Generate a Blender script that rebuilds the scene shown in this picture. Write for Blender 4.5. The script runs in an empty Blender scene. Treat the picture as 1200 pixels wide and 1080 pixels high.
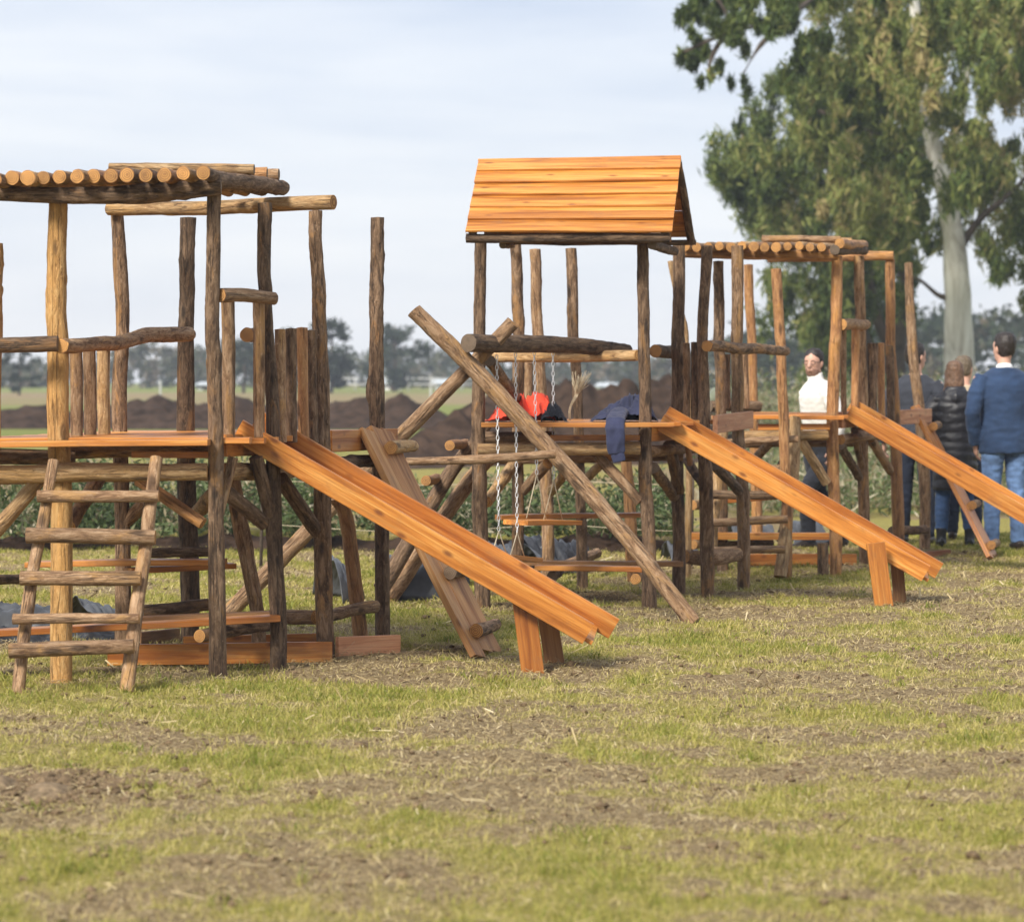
import bpy, bmesh, math, random
import numpy as np
from mathutils import Vector, Matrix, noise as mnoise

random.seed(7)
rng = np.random.default_rng(11)
R = math.radians
sc = bpy.context.scene
COL = sc.collection

# ------------------------------------------------------------------ survey
F, HZ, EYE = 3600.0, 438.0, 1.46          # focal length (px of a 1200 px wide frame), horizon row, eye height


def W(px, py, d):
    """a point seen at (px, py), d metres ahead of the eye"""
    return Vector(((px - 600) * d / F, d, EYE + (HZ - py) * d / F))


def D(py):
    return EYE * F / (py - HZ)


def V(*a):
    return Vector(a)


# ------------------------------------------------------------------ numpy noise
_T = np.random.default_rng(5).random((256, 256))


def vnoise(x, y):
    xi = np.floor(x).astype(int); yi = np.floor(y).astype(int)
    fx = x - xi; fy = y - yi
    fx = fx * fx * (3 - 2 * fx); fy = fy * fy * (3 - 2 * fy)
    a = _T[xi % 256, yi % 256]; b = _T[(xi + 1) % 256, yi % 256]
    c = _T[xi % 256, (yi + 1) % 256]; d = _T[(xi + 1) % 256, (yi + 1) % 256]
    return (a * (1 - fx) + b * fx) * (1 - fy) + (c * (1 - fx) + d * fx) * fy


def fbm(x, y, s, o=4):
    t = 0; a = .5; n = 0
    for k in range(o):
        t = t + a * vnoise(x * s + 17.3 * k, y * s + 41.7 * k); n += a; a *= .5; s *= 2.03
    return t / n


# ------------------------------------------------------------------ scene helpers
def tag(o, label=None, cat=None, group=None, kind=None):
    if label: o['label'] = label
    if cat: o['category'] = cat
    if group: o['group'] = group
    if kind: o['kind'] = kind
    return o


def thing(name, loc, label, cat, group=None):
    o = bpy.data.objects.new(name, None)
    o.empty_display_size = .2
    o.location = loc
    COL.objects.link(o)
    return tag(o, label, cat, group)


def wmat(o):
    m = o.matrix_basis.copy()
    while o.parent:
        o = o.parent
        m = o.matrix_basis @ m
    return m


def link(name, me, mats, parent=None, mw=None):
    o = bpy.data.objects.new(name, me)
    for m in (mats if isinstance(mats, (list, tuple)) else [mats]):
        me.materials.append(m)
    COL.objects.link(o)
    mw = mw or Matrix()
    if parent:
        o.parent = parent
        o.matrix_basis = wmat(parent).inverted() @ mw
    else:
        o.matrix_basis = mw
    return o


def pymesh(name, verts, faces, smooth=True, midx=None):
    me = bpy.data.meshes.new(name)
    me.from_pydata([tuple(v) for v in verts], [], faces)
    me.polygons.foreach_set('use_smooth', [smooth] * len(me.polygons))
    if midx is not None:
        me.polygons.foreach_set('material_index', midx)
    me.update()
    return me


def npmesh(name, verts, quads, tint=None, smooth=False):
    """verts (n,3), quads (m,4); tint one value per face corner group (m,)"""
    me = bpy.data.meshes.new(name)
    n, m = len(verts), len(quads)
    me.vertices.add(n); me.vertices.foreach_set('co', np.asarray(verts, np.float32).ravel())
    me.loops.add(m * 4); me.loops.foreach_set('vertex_index', np.asarray(quads, np.int32).ravel())
    me.polygons.add(m); me.polygons.foreach_set('loop_start', np.arange(0, m * 4, 4, dtype=np.int32))
    me.polygons.foreach_set('use_smooth', np.full(m, smooth))
    if tint is not None:
        a = me.attributes.new('tint', 'FLOAT', 'FACE')
        a.data.foreach_set('value', np.asarray(tint, np.float32))
    me.update(calc_edges=True)
    return me


# ------------------------------------------------------------------ materials
def mat(name):
    m = bpy.data.materials.new(name); m.use_nodes = True
    nt = m.node_tree
    b = nt.nodes['Principled BSDF']
    return m, nt, b


def nd(nt, t, **k):
    n = nt.nodes.new(t)
    for a, v in k.items():
        setattr(n, a, v)
    return n


def ramp(nt, fac, stops):
    r = nd(nt, 'ShaderNodeValToRGB')
    e = r.color_ramp.elements
    while len(e) < len(stops): e.new(.5)
    for i, (p, c) in enumerate(stops):
        e[i].position = p; e[i].color = (*c, 1)
    nt.links.new(fac, r.inputs[0])
    return r.outputs[0]


def mix(nt, fac, a, b, mode='MIX'):
    m = nd(nt, 'ShaderNodeMix', data_type='RGBA', blend_type=mode)
    for s, v in ((m.inputs['Factor'], fac), (m.inputs['A'], a), (m.inputs['B'], b)):
        if hasattr(v, 'is_output'): nt.links.new(v, s)
        elif isinstance(v, (int, float)): s.default_value = v
        else: s.default_value = (*v, 1)
    return m.outputs['Result']


def mth(nt, op, a, b=0.0, clamp=False):
    m = nd(nt, 'ShaderNodeMath', operation=op, use_clamp=clamp)
    for i, v in enumerate((a, b)):
        if hasattr(v, 'is_output'): nt.links.new(v, m.inputs[i])
        else: m.inputs[i].default_value = v
    return m.outputs[0]


def noise(nt, vec, scale, detail=4, rough=.6, dist=0.0):
    n = nd(nt, 'ShaderNodeTexNoise')
    n.inputs['Scale'].default_value = scale; n.inputs['Detail'].default_value = detail
    n.inputs['Roughness'].default_value = rough; n.inputs['Distortion'].default_value = dist
    if vec is not None: nt.links.new(vec, n.inputs['Vector'])
    return n.outputs['Fac']


def mapping(nt, vec, scale, off=None):
    m = nd(nt, 'ShaderNodeMapping'); m.inputs['Scale'].default_value = scale
    nt.links.new(vec, m.inputs['Vector'])
    if off is not None: nt.links.new(off, m.inputs['Location'])
    return m.outputs[0]


def objvec(nt):
    tc = nd(nt, 'ShaderNodeTexCoord'); oi = nd(nt, 'ShaderNodeObjectInfo')
    mul = nd(nt, 'ShaderNodeVectorMath', operation='SCALE'); mul.inputs[0].default_value = (37, 53, 91)
    nt.links.new(oi.outputs['Random'], mul.inputs['Scale'])
    return tc.outputs['Object'], mul.outputs[0], oi.outputs['Random']


def bump(nt, b, h, strength, dist):
    bp = nd(nt, 'ShaderNodeBump'); bp.inputs['Strength'].default_value = strength; bp.inputs['Distance'].default_value = dist
    nt.links.new(h, bp.inputs['Height']); nt.links.new(bp.outputs[0], b.inputs['Normal'])


def hsv_rand(nt, col, rnd, lo=.8, hi=1.2):
    h = nd(nt, 'ShaderNodeHueSaturation')
    v = mth(nt, 'ADD', mth(nt, 'MULTIPLY', rnd, hi - lo), lo)
    nt.links.new(v, h.inputs['Value']); nt.links.new(col, h.inputs['Color'])
    return h.outputs[0]


def m_log(name, dark, mid, light, bare, bare_amt, rough=.85):
    m, nt, b = mat(name)
    v, off, rnd = objvec(nt)
    fine = noise(nt, mapping(nt, v, (36, 36, 9), off), 1, 8, .72, .6)
    col = ramp(nt, fine, [(.36, dark), (.49, mid), (.63, light)])
    patch = noise(nt, mapping(nt, v, (8, 8, 2.6), off), 1, 5, .65, 1.2)
    pf = ramp(nt, patch, [(.58 - bare_amt * .3, (0, 0, 0)), (.66 - bare_amt * .3, (1, 1, 1))])
    bc = ramp(nt, noise(nt, mapping(nt, v, (60, 60, 3), off), 1, 4), [(.3, tuple(c * .62 for c in bare)), (.65, bare)])
    col = mix(nt, pf, col, bc)
    fl = noise(nt, mapping(nt, v, (120, 120, 45), off), 1, 3, .6)
    col = mix(nt, ramp(nt, fl, [(.62, (0, 0, 0)), (.72, (.55, .55, .55))]), col, tuple(min(1, c * 1.5 + .03) for c in light))
    col = mix(nt, ramp(nt, fl, [(.26, (.7, .7, .7)), (.38, (0, 0, 0))]), col, tuple(c * .5 for c in dark))
    # knots
    vo = nd(nt, 'ShaderNodeTexVoronoi'); vo.inputs['Scale'].default_value = 1
    nt.links.new(mapping(nt, v, (9, 9, 3.2), off), vo.inputs['Vector'])
    kf = ramp(nt, vo.outputs['Distance'], [(.10, (1, 1, 1)), (.19, (0, 0, 0))])
    col = mix(nt, mth(nt, 'MULTIPLY', kf, .8), col, tuple(c * .4 for c in dark))
    # long drying cracks
    cr = noise(nt, mapping(nt, v, (28, 28, .9), off), 1, 3, .5, .3)
    cf = ramp(nt, cr, [(.487, (0, 0, 0)), (.498, (1, 1, 1)), (.502, (1, 1, 1)), (.513, (0, 0, 0))])
    col = mix(nt, mth(nt, 'MULTIPLY', cf, .55), col, tuple(c * .5 for c in dark))
    col = hsv_rand(nt, col, rnd, .78, 1.22)
    nt.links.new(col, b.inputs['Base Color'])
    b.inputs['Roughness'].default_value = rough
    h = mth(nt, 'SUBTRACT', mth(nt, 'ADD', fine, mth(nt, 'MULTIPLY', patch, .8)), mth(nt, 'MULTIPLY', cf, .5))
    bump(nt, b, h, 1.0, .02)
    return m


def m_endgrain(name, pale, ring, bark):
    m, nt, b = mat(name)
    v, off, rnd = objvec(nt)
    flat = mapping(nt, v, (1, 1, .02))
    wv = nd(nt, 'ShaderNodeTexWave', wave_type='RINGS', rings_direction='SPHERICAL')
    wv.inputs['Scale'].default_value = 34; wv.inputs['Distortion'].default_value = 2.2; wv.inputs['Detail'].default_value = 3
    nt.links.new(flat, wv.inputs['Vector'])
    col = mix(nt, wv.outputs['Fac'], pale, ring)
    blot = noise(nt, mapping(nt, v, (30, 30, 30), off), 1, 4)
    col = mix(nt, ramp(nt, blot, [(.45, (0, 0, 0)), (.75, (.7, .7, .7))]), col, bark)
    col = hsv_rand(nt, col, rnd, .75, 1.2)
    nt.links.new(col, b.inputs['Base Color']); b.inputs['Roughness'].default_value = .75
    bump(nt, b, blot, .3, .004)
    return m


def m_board(name, c0, c1, c2, knot, rough=.5):
    m, nt, b = mat(name)
    v, off, rnd = objvec(nt)
    g1 = noise(nt, mapping(nt, v, (1.3, 22, 22), off), 1, 6, .62, .9)
    g2 = noise(nt, mapping(nt, v, (3, 130, 130), off), 1, 4, .6)
    col = ramp(nt, g1, [(.36, c0), (.5, c1), (.64, c2)])
    col = mix(nt, ramp(nt, g2, [(.35, (.55, .55, .55)), (.6, (0, 0, 0))]), col, c0)
    g0 = noise(nt, mapping(nt, v, (.12, 7.5, 7.5), off), 1, 2, .5)
    col = mix(nt, 1.0, col, ramp(nt, g0, [(.34, (.66, .58, .52)), (.5, (.95, .95, .95)), (.68, (1, 1, 1))]), 'MULTIPLY')
    gr = noise(nt, mapping(nt, v, (5, 9, 9), off), 1, 6, .7)
    col = mix(nt, ramp(nt, gr, [(.55, (0, 0, 0)), (.80, (.55, .55, .55))]), col, (.16, .10, .06))
    vo = nd(nt, 'ShaderNodeTexVoronoi'); vo.inputs['Scale'].default_value = 1
    nt.links.new(mapping(nt, v, (4.5, 10, 10), off), vo.inputs['Vector'])
    kf = ramp(nt, vo.outputs['Distance'], [(.06, (1, 1, 1)), (.17, (0, 0, 0))])
    col = mix(nt, mth(nt, 'MULTIPLY', kf, .85), col, knot)
    st = noise(nt, mapping(nt, v, (2.2, 6, 6), off), 1, 5, .7)
    col = mix(nt, ramp(nt, st, [(.60, (0, 0, 0)), (.78, (.75, .75, .75))]), col, knot)
    col = hsv_rand(nt, col, rnd, .85, 1.15)
    nt.links.new(col, b.inputs['Base Color'])
    b.inputs['Roughness'].default_value = rough
    bump(nt, b, mth(nt, 'ADD', g1, g2), .45, .004)
    return m


def m_plain(name, col, rough=.8, nscale=0, namt=.3, bumpd=.0, spec=.5):
    m, nt, b = mat(name)
    b.inputs['Roughness'].default_value = rough
    b.inputs['Specular IOR Level'].default_value = spec
    if nscale:
        v, off, rnd = objvec(nt)
        f = noise(nt, mapping(nt, v, (nscale,) * 3, off), 1, 5, .6)
        c = ramp(nt, f, [(.3, tuple(x * (1 - namt) for x in col)), (.7, tuple(min(1, x * (1 + namt)) for x in col))])
        nt.links.new(c, b.inputs['Base Color'])
        if bumpd: bump(nt, b, f, .6, bumpd)
    else:
        b.inputs['Base Color'].default_value = (*col, 1)
    return m


def m_leaf(name, stops, trans=.25, pos_scale=0.0, rough=.6):
    m, nt, b = mat(name)
    a = nd(nt, 'ShaderNodeAttribute', attribute_name='tint')
    f = a.outputs['Fac']
    col = ramp(nt, f, stops)
    nt.links.new(col, b.inputs['Base Color']); b.inputs['Roughness'].default_value = rough
    b.inputs['Specular IOR Level'].default_value = .25
    if trans:
        t = nd(nt, 'ShaderNodeBsdfTranslucent'); nt.links.new(col, t.inputs['Color'])
        mx = nd(nt, 'ShaderNodeMixShader'); mx.inputs[0].default_value = trans
        nt.links.new(b.outputs[0], mx.inputs[1]); nt.links.new(t.outputs[0], mx.inputs[2])
        nt.links.new(mx.outputs[0], nt.nodes['Material Output'].inputs['Surface'])
    return m


M = {}
M['Y'] = m_log('peeled_yellow_log', (.30, .15, .042), (.50, .27, .085), (.62, .38, .15), (.62, .33, .10), .2, .7)
M['K'] = m_log('dark_bark_log', (.042, .023, .012), (.125, .074, .040), (.24, .155, .092), (.30, .155, .06), -.05)
M['G'] = m_log('grey_brown_bark_log', (.065, .035, .018), (.175, .103, .055), (.33, .215, .13), (.38, .205, .08), .08)
M['T'] = m_log('tan_log', (.13, .066, .030), (.28, .165, .085), (.43, .285, .17), (.44, .25, .10), .12)
M['L'] = m_log('light_peeled_log', (.22, .12, .05), (.42, .255, .115), (.56, .385, .205), (.56, .33, .13), .2, .75)
M['S'] = m_log('orange_stained_log', (.25, .11, .04), (.40, .19, .07), (.50, .27, .11), (.54, .26, .075), .2, .6)
M['end_pale'] = m_endgrain('sawn_end_pale', (.56, .30, .09), (.24, .095, .025), (.16, .075, .03))
M['end_dark'] = m_endgrain('sawn_end_weathered', (.20, .14, .09), (.12, .08, .05), (.07, .05, .03))
M['O'] = m_board('orange_stained_board', (.34, .110, .018), (.58, .225, .040), (.68, .33, .085), (.15, .045, .014), .42)
M['R'] = m_board('golden_roof_board', (.31, .105, .017), (.56, .230, .038), (.69, .345, .085), (.19, .06, .012), .45)
M['P'] = m_board('pinkish_sawn_board', (.40, .17, .08), (.56, .27, .14), (.64, .36, .2), (.20, .09, .05), .7)
M['W'] = m_board('light_pine_board', (.34, .14, .035), (.54, .25, .075), (.66, .37, .14), (.20, .08, .025), .6)
M['D'] = m_board('brown_board', (.22, .105, .04), (.36, .18, .065), (.46, .25, .10), (.10, .05, .02), .65)


# ------------------------------------------------------------------ timber builders
def catmull(pts, n):
    P = [pts[0] + (pts[0] - pts[1])] + list(pts) + [pts[-1] + (pts[-1] - pts[-2])]
    out = []
    segs = len(pts) - 1
    for i in range(n + 1):
        t = i / n * segs
        k = min(int(t), segs - 1); t -= k
        p0, p1, p2, p3 = P[k:k + 4]
        out.append(.5 * ((2 * p1) + (-p0 + p2) * t + (2 * p0 - 5 * p1 + 4 * p2 - p3) * t * t + (-p0 + 3 * p1 - 3 * p2 + p3) * t ** 3))
    return out


def log_mesh(name, pts, radii, rough=1.0, sides=18, wob=.004):
    """a bark-covered pole through world points; returns (mesh, matrix)"""
    a, b = pts[0], pts[-1]
    z = (b - a).normalized()
    ref = V(0, 0, 1) if abs(z.z) < .9 else V(0, 1, 0)
    x = ref.cross(z).normalized(); y = z.cross(x)
    mw = Matrix((x, y, z)).transposed().to_4x4(); mw.translation = a
    inv = mw.inverted()
    L = (b - a).length
    n = max(5, int(L / .035))
    path = catmull(pts, n) if len(pts) > 2 else [a.lerp(b, i / n) for i in range(n + 1)]
    path = [inv @ p for p in path]
    sd = random.random() * 100
    verts, faces, mi = [], [], []
    if not isinstance(radii, (list, tuple)): radii = [radii, radii * .93]
    for i, p in enumerate(path):
        t = i / n * (len(radii) - 1); k = min(int(t), len(radii) - 2); t -= k
        r = radii[k] * (1 - t) + radii[k + 1] * t
        s = i / n * L
        ox = wob * mnoise.noise(V(sd, s * 2.2, 0)) * 2; oy = wob * mnoise.noise(V(0, s * 2.2, sd)) * 2
        for j in range(sides):
            th = j / sides * math.tau
            c, sn = math.cos(th), math.sin(th)
            q = 1 + rough * (.085 * mnoise.noise(V(c * .9 + sd, sn * .9, s * 3.5)) + .055 * mnoise.noise(V(c * 2.6, sn * 2.6 + sd, s * 13)) + .05 * mnoise.noise(V(c * 4.5 + sd, sn * 4.5, s * 24)))
            kn = mnoise.noise(V(c * 1.3 + 3 * sd, sn * 1.3, s * 6))
            if kn > .42: q += (kn - .42) * .55 * rough
            verts.append((p.x + c * r * q + ox, p.y + sn * r * q + oy, p.z))
    for i in range(n):
        for j in range(sides):
            j2 = (j + 1) % sides
            faces.append((i * sides + j, i * sides + j2, (i + 1) * sides + j2, (i + 1) * sides + j)); mi.append(0)
    for (row, flip) in ((0, True), (n, False)):
        base = len(verts)
        cz = path[row].z + (-.004 if flip else .004)
        cen = V(path[row].x, path[row].y, cz)
        for j in range(sides): verts.append(verts[row * sides + j])
        verts.append(cen)
        for j in range(sides):
            j2 = (j + 1) % sides
            f = (base + j2, base + j, base + sides) if flip else (base + j, base + j2, base + sides)
            faces.append(f); mi.append(1)
    me = pymesh(name, verts, faces, True, mi)
    return me, mw


ENDS = {'Y': 'end_pale', 'L': 'end_pale', 'S': 'end_pale', 'T': 'end_pale', 'K': 'end_dark', 'G': 'end_dark'}


def LOG(parent, name, pts, w, m, rough=1.0, end=None, wob=.004):
    """pts: (px, py, d); w: seen diameter in px, one or one per point"""
    P = [W(*p) if not isinstance(p, Vector) else p for p in pts]
    ds = [p.y for p in P]
    if isinstance(w, (int, float)): w = [w, w * .95] if len(P) == 2 else [w] * len(P)
    rad = [wi * di / F / 2 for wi, di in zip(w, ds)]
    me, mw = log_mesh(name, P, rad, rough, wob=wob)
    return link(name, me, [M[m], M[end or ENDS[m]]], parent, mw)


def POST(parent, d, pts, w, m, name='post', rough=1.0):
    """an upright rising from the ground at distance d"""
    pts = list(pts)
    ds = d if isinstance(d, (list, tuple)) else [d] * len(pts)
    P = [(x, y, dd) for (x, y), dd in zip(pts, ds)]
    if isinstance(w, (int, float)): w = [w] * len(P)
    base = W(pts[-1][0], pts[-1][1], ds[-1]); base.z = -.12
    P = [W(*p) for p in P]
    if P[-1].z < .12: P[-1] = base
    else: P.append(base); w = list(w) + [w[-1]]
    rad = [wi * p.y / F / 2 for wi, p in zip(w, P)]
    me, mw = log_mesh(name, P, rad, rough, wob=.005)
    return link(name, me, [M[m], M[ENDS[m]]], parent, mw)


def board_mesh(name, L, w, t, ch=.003, warp=.003, seg=None):
    seg = seg or max(3, int(L / .12))
    c = min(ch, t * .3)
    prof = [(-w / 2 + c, -t / 2), (w / 2 - c, -t / 2), (w / 2, -t / 2 + c), (w / 2, t / 2 - c), (w / 2 - c, t / 2), (-w / 2 + c, t / 2), (-w / 2, t / 2 - c), (-w / 2, -t / 2 + c)]
    sd = random.random() * 50
    verts, faces = [], []
    for i in range(seg + 1):
        s = i / seg * L
        oz = warp * 2 * mnoise.noise(V(s * 1.3, sd, 0)); oy = warp * mnoise.noise(V(sd, s * 1.7, 3))
        for (py, pz) in prof:
            e = .0012 * mnoise.noise(V(s * 9, py * 40 + sd, pz * 40))
            verts.append((s, py + oy + e, pz + oz + e))
    for i in range(seg):
        for j in range(8):
            j2 = (j + 1) % 8
            faces.append((i * 8 + j, (i + 1) * 8 + j, (i + 1) * 8 + j2, i * 8 + j2))
    faces.append(tuple(range(0, 8))); faces.append(tuple(range(seg * 8 + 7, seg * 8 - 1, -1)))
    return pymesh(name, verts, faces, False)


def frame(a, b, wdir):
    x = (b - a).normalized()
    y = (wdir - wdir.dot(x) * x).normalized()
    z = x.cross(y)
    mw = Matrix((x, y, z)).transposed().to_4x4(); mw.translation = a
    return mw


def BOARD(parent, name, a, b, wdir, w, t, m, warp=.003):
    """board from a to b, w wide along wdir, t thick"""
    a = W(*a) if not isinstance(a, Vector) else a
    b = W(*b) if not isinstance(b, Vector) else b
    me = board_mesh(name, (b - a).length, w, t, warp=warp)
    return link(name, me, M[m], parent, frame(a, b, wdir))


def join_boards(name, specs, m, parent, shear=0.0):
    """several nailed boards (one surface of planks) as one mesh, in the frame of the first"""
    mw0 = None; verts = []; faces = []
    for (a, b, wd, w, t) in specs:
        mw = frame(a, b, wd)
        if mw0 is None: mw0 = mw
        me = board_mesh('tmp', (b - a).length, w, t)
        rel = mw0.inverted() @ mw
        base = len(verts)
        verts += [rel @ V(v.co.x + shear * v.co.y, v.co.y, v.co.z) for v in me.vertices]
        faces += [tuple(base + i for i in p.vertices) for p in me.polygons]
        bpy.data.meshes.remove(me)
    return link(name, pymesh(name, verts, faces, False), M[m], parent, mw0)


UP = V(0, 0, 1)
U = V(math.sin(R(14.5)), math.cos(R(14.5)), 0)        # the towers' depth direction


def SLIDE(parent, top, bot, d_top, d_bot, far_off, hgt, legs, m='O'):
    """top/bot: pixels of the near wall's upper edge; far_off: metres across"""
    a, b = W(*top, d_top), W(*bot, d_bot)
    t = (b - a).normalized()
    across = U * far_off
    n = across.cross(t).normalized()
    if n.z < 0: n = -n
    dn = -n
    fa, fb = a + across * .5 + dn * hgt * .80, b + across * .5 + dn * hgt * .80
    fl = BOARD(parent, 'slide', fa - t * .0, fb, across, far_off - .034, .022, m)
    BOARD(fl, 'side_board', a + dn * hgt * .5, b + dn * hgt * .5, n, hgt, .03, m)
    a2, b2 = a + across, b + across
    BOARD(fl, 'side_board', a2 + dn * hgt * .5 - t * .06 + V(0, 0, .012), b2 + dn * hgt * .5 + t * .04 + V(0, 0, .012), n, hgt, .03, m)
    for (tp, bt, dt, w, mm) in legs:
        A = W(*tp, dt); B = W(*bt, dt); B.z = -.03
        BOARD(fl, 'support_leg', A, B, V(1, 0, 0), w, .04, mm)
    return fl


def RAMP(parent, top, foot, d_top, width, rungs, m='D', n=3):
    a = W(*top, d_top); b = W(*foot, D(foot[1] + 3)); b.z = -.02
    t = (b - a).normalized()
    wv = U * (width / n)
    specs = []
    for k in range(n):
        o = U * (width / n * (k + .5))
        specs.append((a + o + t * random.uniform(-.02, .02), b + o + t * random.uniform(-.03, .0), U, width / n - .006, .035))
    rp = join_boards('climbing_ramp', specs, m, parent)
    nrm = U.cross(t)
    if nrm.x < 0: nrm = -nrm
    for (f, off, ln, mm) in rungs:
        c = a.lerp(b, f) + U * (width * off) + nrm * .05
        me, mw = log_mesh('rung', [c, c + U * ln], [.036, .033], 1)
        link('rung', me, [M[mm], M['end_pale' if mm != 'K' else 'end_dark']], rp, mw)
    return rp


def LADDER(parent, rails, rungs, m):
    """rails: two lists of (px,py,d); rungs: (x0,x1,y0,y1,d,w)"""
    P = [[W(*p) for p in r] for r in rails]
    vs, fs, mi = [], [], []
    mw0 = None
    for r, ws in zip(P, ([13, 15], [15, 17])):
        me, mw = log_mesh('ladder', r, [w * r[0].y / F / 2 for w in ws], 1)
        if mw0 is None: mw0 = mw
        rel = mw0.inverted() @ mw; base = len(vs)
        vs += [rel @ v.co for v in me.vertices]
        fs += [tuple(base + i for i in p.vertices) for p in me.polygons]
        mi += [p.material_index for p in me.polygons]
        bpy.data.meshes.remove(me)
    ld = link('ladder', pymesh('ladder', vs, fs, True, mi), [M[m], M['end_pale']], parent, mw0)
    for (x0, x1, y0, y1, d, w) in rungs:
        LOG(ld, 'rung', [(x0, y0, d), (x1, y1, d)], w, 'T', .8)
    return ld


# ================================================================== TOWER ONE (flat log roof, nearest)
t1 = thing('play_tower', W(255, 795, 15.6) * 1, 'flat roofed log play tower with rung ladder, cut by the left edge of the photo', 'play tower', 'log play towers on the field')
t1.location.z = 0
POST(t1, 14.95, [(-7, 285), (-9, 420), (-14, 792)], 21, 'Y')
POST(t1, 14.72, [(68, 238), (66, 330), (67, 420), (71, 560), (72, 796)], [22, 24, 25, 26, 26], 'Y', rough=.6)
POST(t1, 16.4, [(137, 248), (141, 320), (144, 382), (140, 470), (144, 645), (144, 757)], [15, 17, 16, 18, 18, 19], 'G')
POST(t1, 16.69, [(221, 255), (219, 338), (218, 400), (218, 500), (222, 689), (221, 752)], [19, 18, 19, 21, 22, 22], 'K')
POST(t1, 14.7, [(251, 226), (250, 338), (249, 400), (251, 447), (254, 602), (254, 794)], [17, 17, 17, 18, 18, 22], 'G')
POST(t1, 15.2, [(309, 238), (310, 315), (315, 393), (319, 480), (320, 622), (326, 733), (327, 784)], [17, 16, 14, 16, 19, 20, 20], 'K')
POST(t1, 15.75, [(370, 247), (372, 315), (374, 382), (378, 491), (379, 622), (382, 772)], [16, 16, 17, 17, 21, 21], 'G')
POST(t1, 16.95, [(443, 255), (441, 338), (441, 402), (442, 491), (447, 622), (448, 747)], [16, 16, 17, 19, 17, 18], 'K', rough=1.5)
for x, d in ((89, 15.2), (105, 15.5), (121.5, 15.8)):
    LOG(t1, 'baluster', [(x, 407, d), (x + 1, 512, d)], 15.5, 'L' if x > 110 else 'T', .7)
for x0, x1, y0, y1, w, d in ((267, 268, 352, 512, 16, 14.95), (302, 305, 352, 512, 14, 15.1)):
    LOG(t1, 'baluster', [(x0, y0, d), (x1, y1, d)], w, 'T', .7)
for x, y, mm, d in ((328, 386, 'T', 15.3), (340.5, 385, 'G', 15.42), (353.5, 384, 'S', 15.55), (365, 387, 'G', 15.66)):
    LOG(t1, 'baluster', [(x, y, d), (x + 2, 518, d)], 13, mm, .8)
LOG(t1, 'rail', [(-30, 404, 14.55), (30, 403, 14.55), (68, 402, 14.52)], [18, 19, 18], 'K', 1.2)
LOG(t1, 'rail', [(71, 405, 14.52), (100, 404, 14.9), (133, 402, 15.4), (155, 397, 15.8), (178, 392, 16.1), (222, 392, 16.5)], [18, 17, 17, 17, 18, 17], 'T', 1.2)
LOG(t1, 'rail', [(258, 346, 14.72), (290, 346, 14.9), (320, 349, 15.08)], [17, 16, 15], 'T', 1.2)
LOG(t1, 'rail', [(290, 392, 15.7), (312, 394, 16.9)], 17, 'T')
# roof
LOG(t1, 'roof_beam', [(-40, 227, 14.6), (100, 229, 14.6), (180, 227, 14.62), (259, 219, 14.66)], [16, 20, 23, 20], 'K', 1.1)
LOG(t1, 'roof_beam', [(250, 212, 14.68), (290, 214, 15.3), (331, 220, 16.0)], [20, 19, 18], 'G', 1.1)
LOG(t1, 'roof_beam', [(127, 245, 16.35), (250, 243, 16.1), (391, 237, 15.75)], [15, 17, 17], 'L', .8)
rl = [(-26, 210), (-6, 210), (14, 209), (33, 208), (51, 208), (70, 207), (90, 206.7), (110, 206.7), (130, 206), (149, 205), (171, 205.5), (193, 204.5), (214.5, 203.3), (238, 203)]
for i, (x, y) in enumerate(rl):
    a = W(x, y, 14.45 + random.uniform(-.05, .1)); r = random.uniform(.031, .037)
    b = a + V(.165, 1.45, 0); b.z += random.uniform(-.0, .02)
    me, mw = log_mesh('roof_log', [a, b], [r, r * .9], .8)
    link('roof_log', me, [M[random.choice('TLSG')], M['end_pale']], t1, mw)
LOG(t1, 'roof_log', [(128, 196, 15.3), (298, 199, 15.25)], [11, 13], 'L', end='end_dark')
LOG(t1, 'roof_log', [(140, 200, 15.75), (313, 203, 15.7)], [12, 13], 'S', end='end_dark')
LOG(t1, 'roof_log', [(160, 204, 16.1), (327, 204, 16.0)], [12, 13], 'T', end='end_dark')
# deck
zf = 1.135
for k in range(12):
    d = 14.58 + k * .205
    sh = (d - 14.58) * math.tan(R(14.5))
    xl, xr = -2.75 + sh, -1.35 + sh + .04
    if k == 0: xr = W(250, 0, d).x - .02
    a = V(xl, d, zf - (.012 if k == 0 else 0)); b = V(xr, d, zf + random.uniform(-.003, .006))
    BOARD(t1, 'deck_plank', a, b, V(0, 1, 0), .17, .028, 'O')
LOG(t1, 'deck_beam', [(-30, 554, 14.66), (80, 554, 14.66), (243, 552, 14.68)], [20, 21, 20], 'L', .9)
LOG(t1, 'deck_beam', [(-30, 535, 14.95), (88, 536, 14.98)], 19, 'K', 1.1)
LOG(t1, 'deck_beam', [(80, 530, 15.5), (245, 527, 15.5)], 15, 'T')
LOG(t1, 'deck_beam', [(262, 553, 14.86), (300, 553, 15.35), (342, 552, 15.95)], [21, 20, 16], 'L', .8)
LOG(t1, 'deck_beam', [(-30, 560, 16.3), (300, 556, 16.2)], 14, 'L', .9)
LOG(t1, 'deck_beam', [(388, 543, 16.0), (452, 538, 16.85)], 15, 'K')
BOARD(t1, 'deck_beam', (155, 532.5, 14.85), (255, 533, 14.85), UP, .03, .06, 'O')
BOARD(t1, 'fascia_board', (262, 522, 14.82), (330, 520, 15.85), UP, .108, .03, 'O')
BOARD(t1, 'fascia_board', (386, 517, 15.9), (462, 514, 16.95), UP, .112, .032, 'O')
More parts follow.
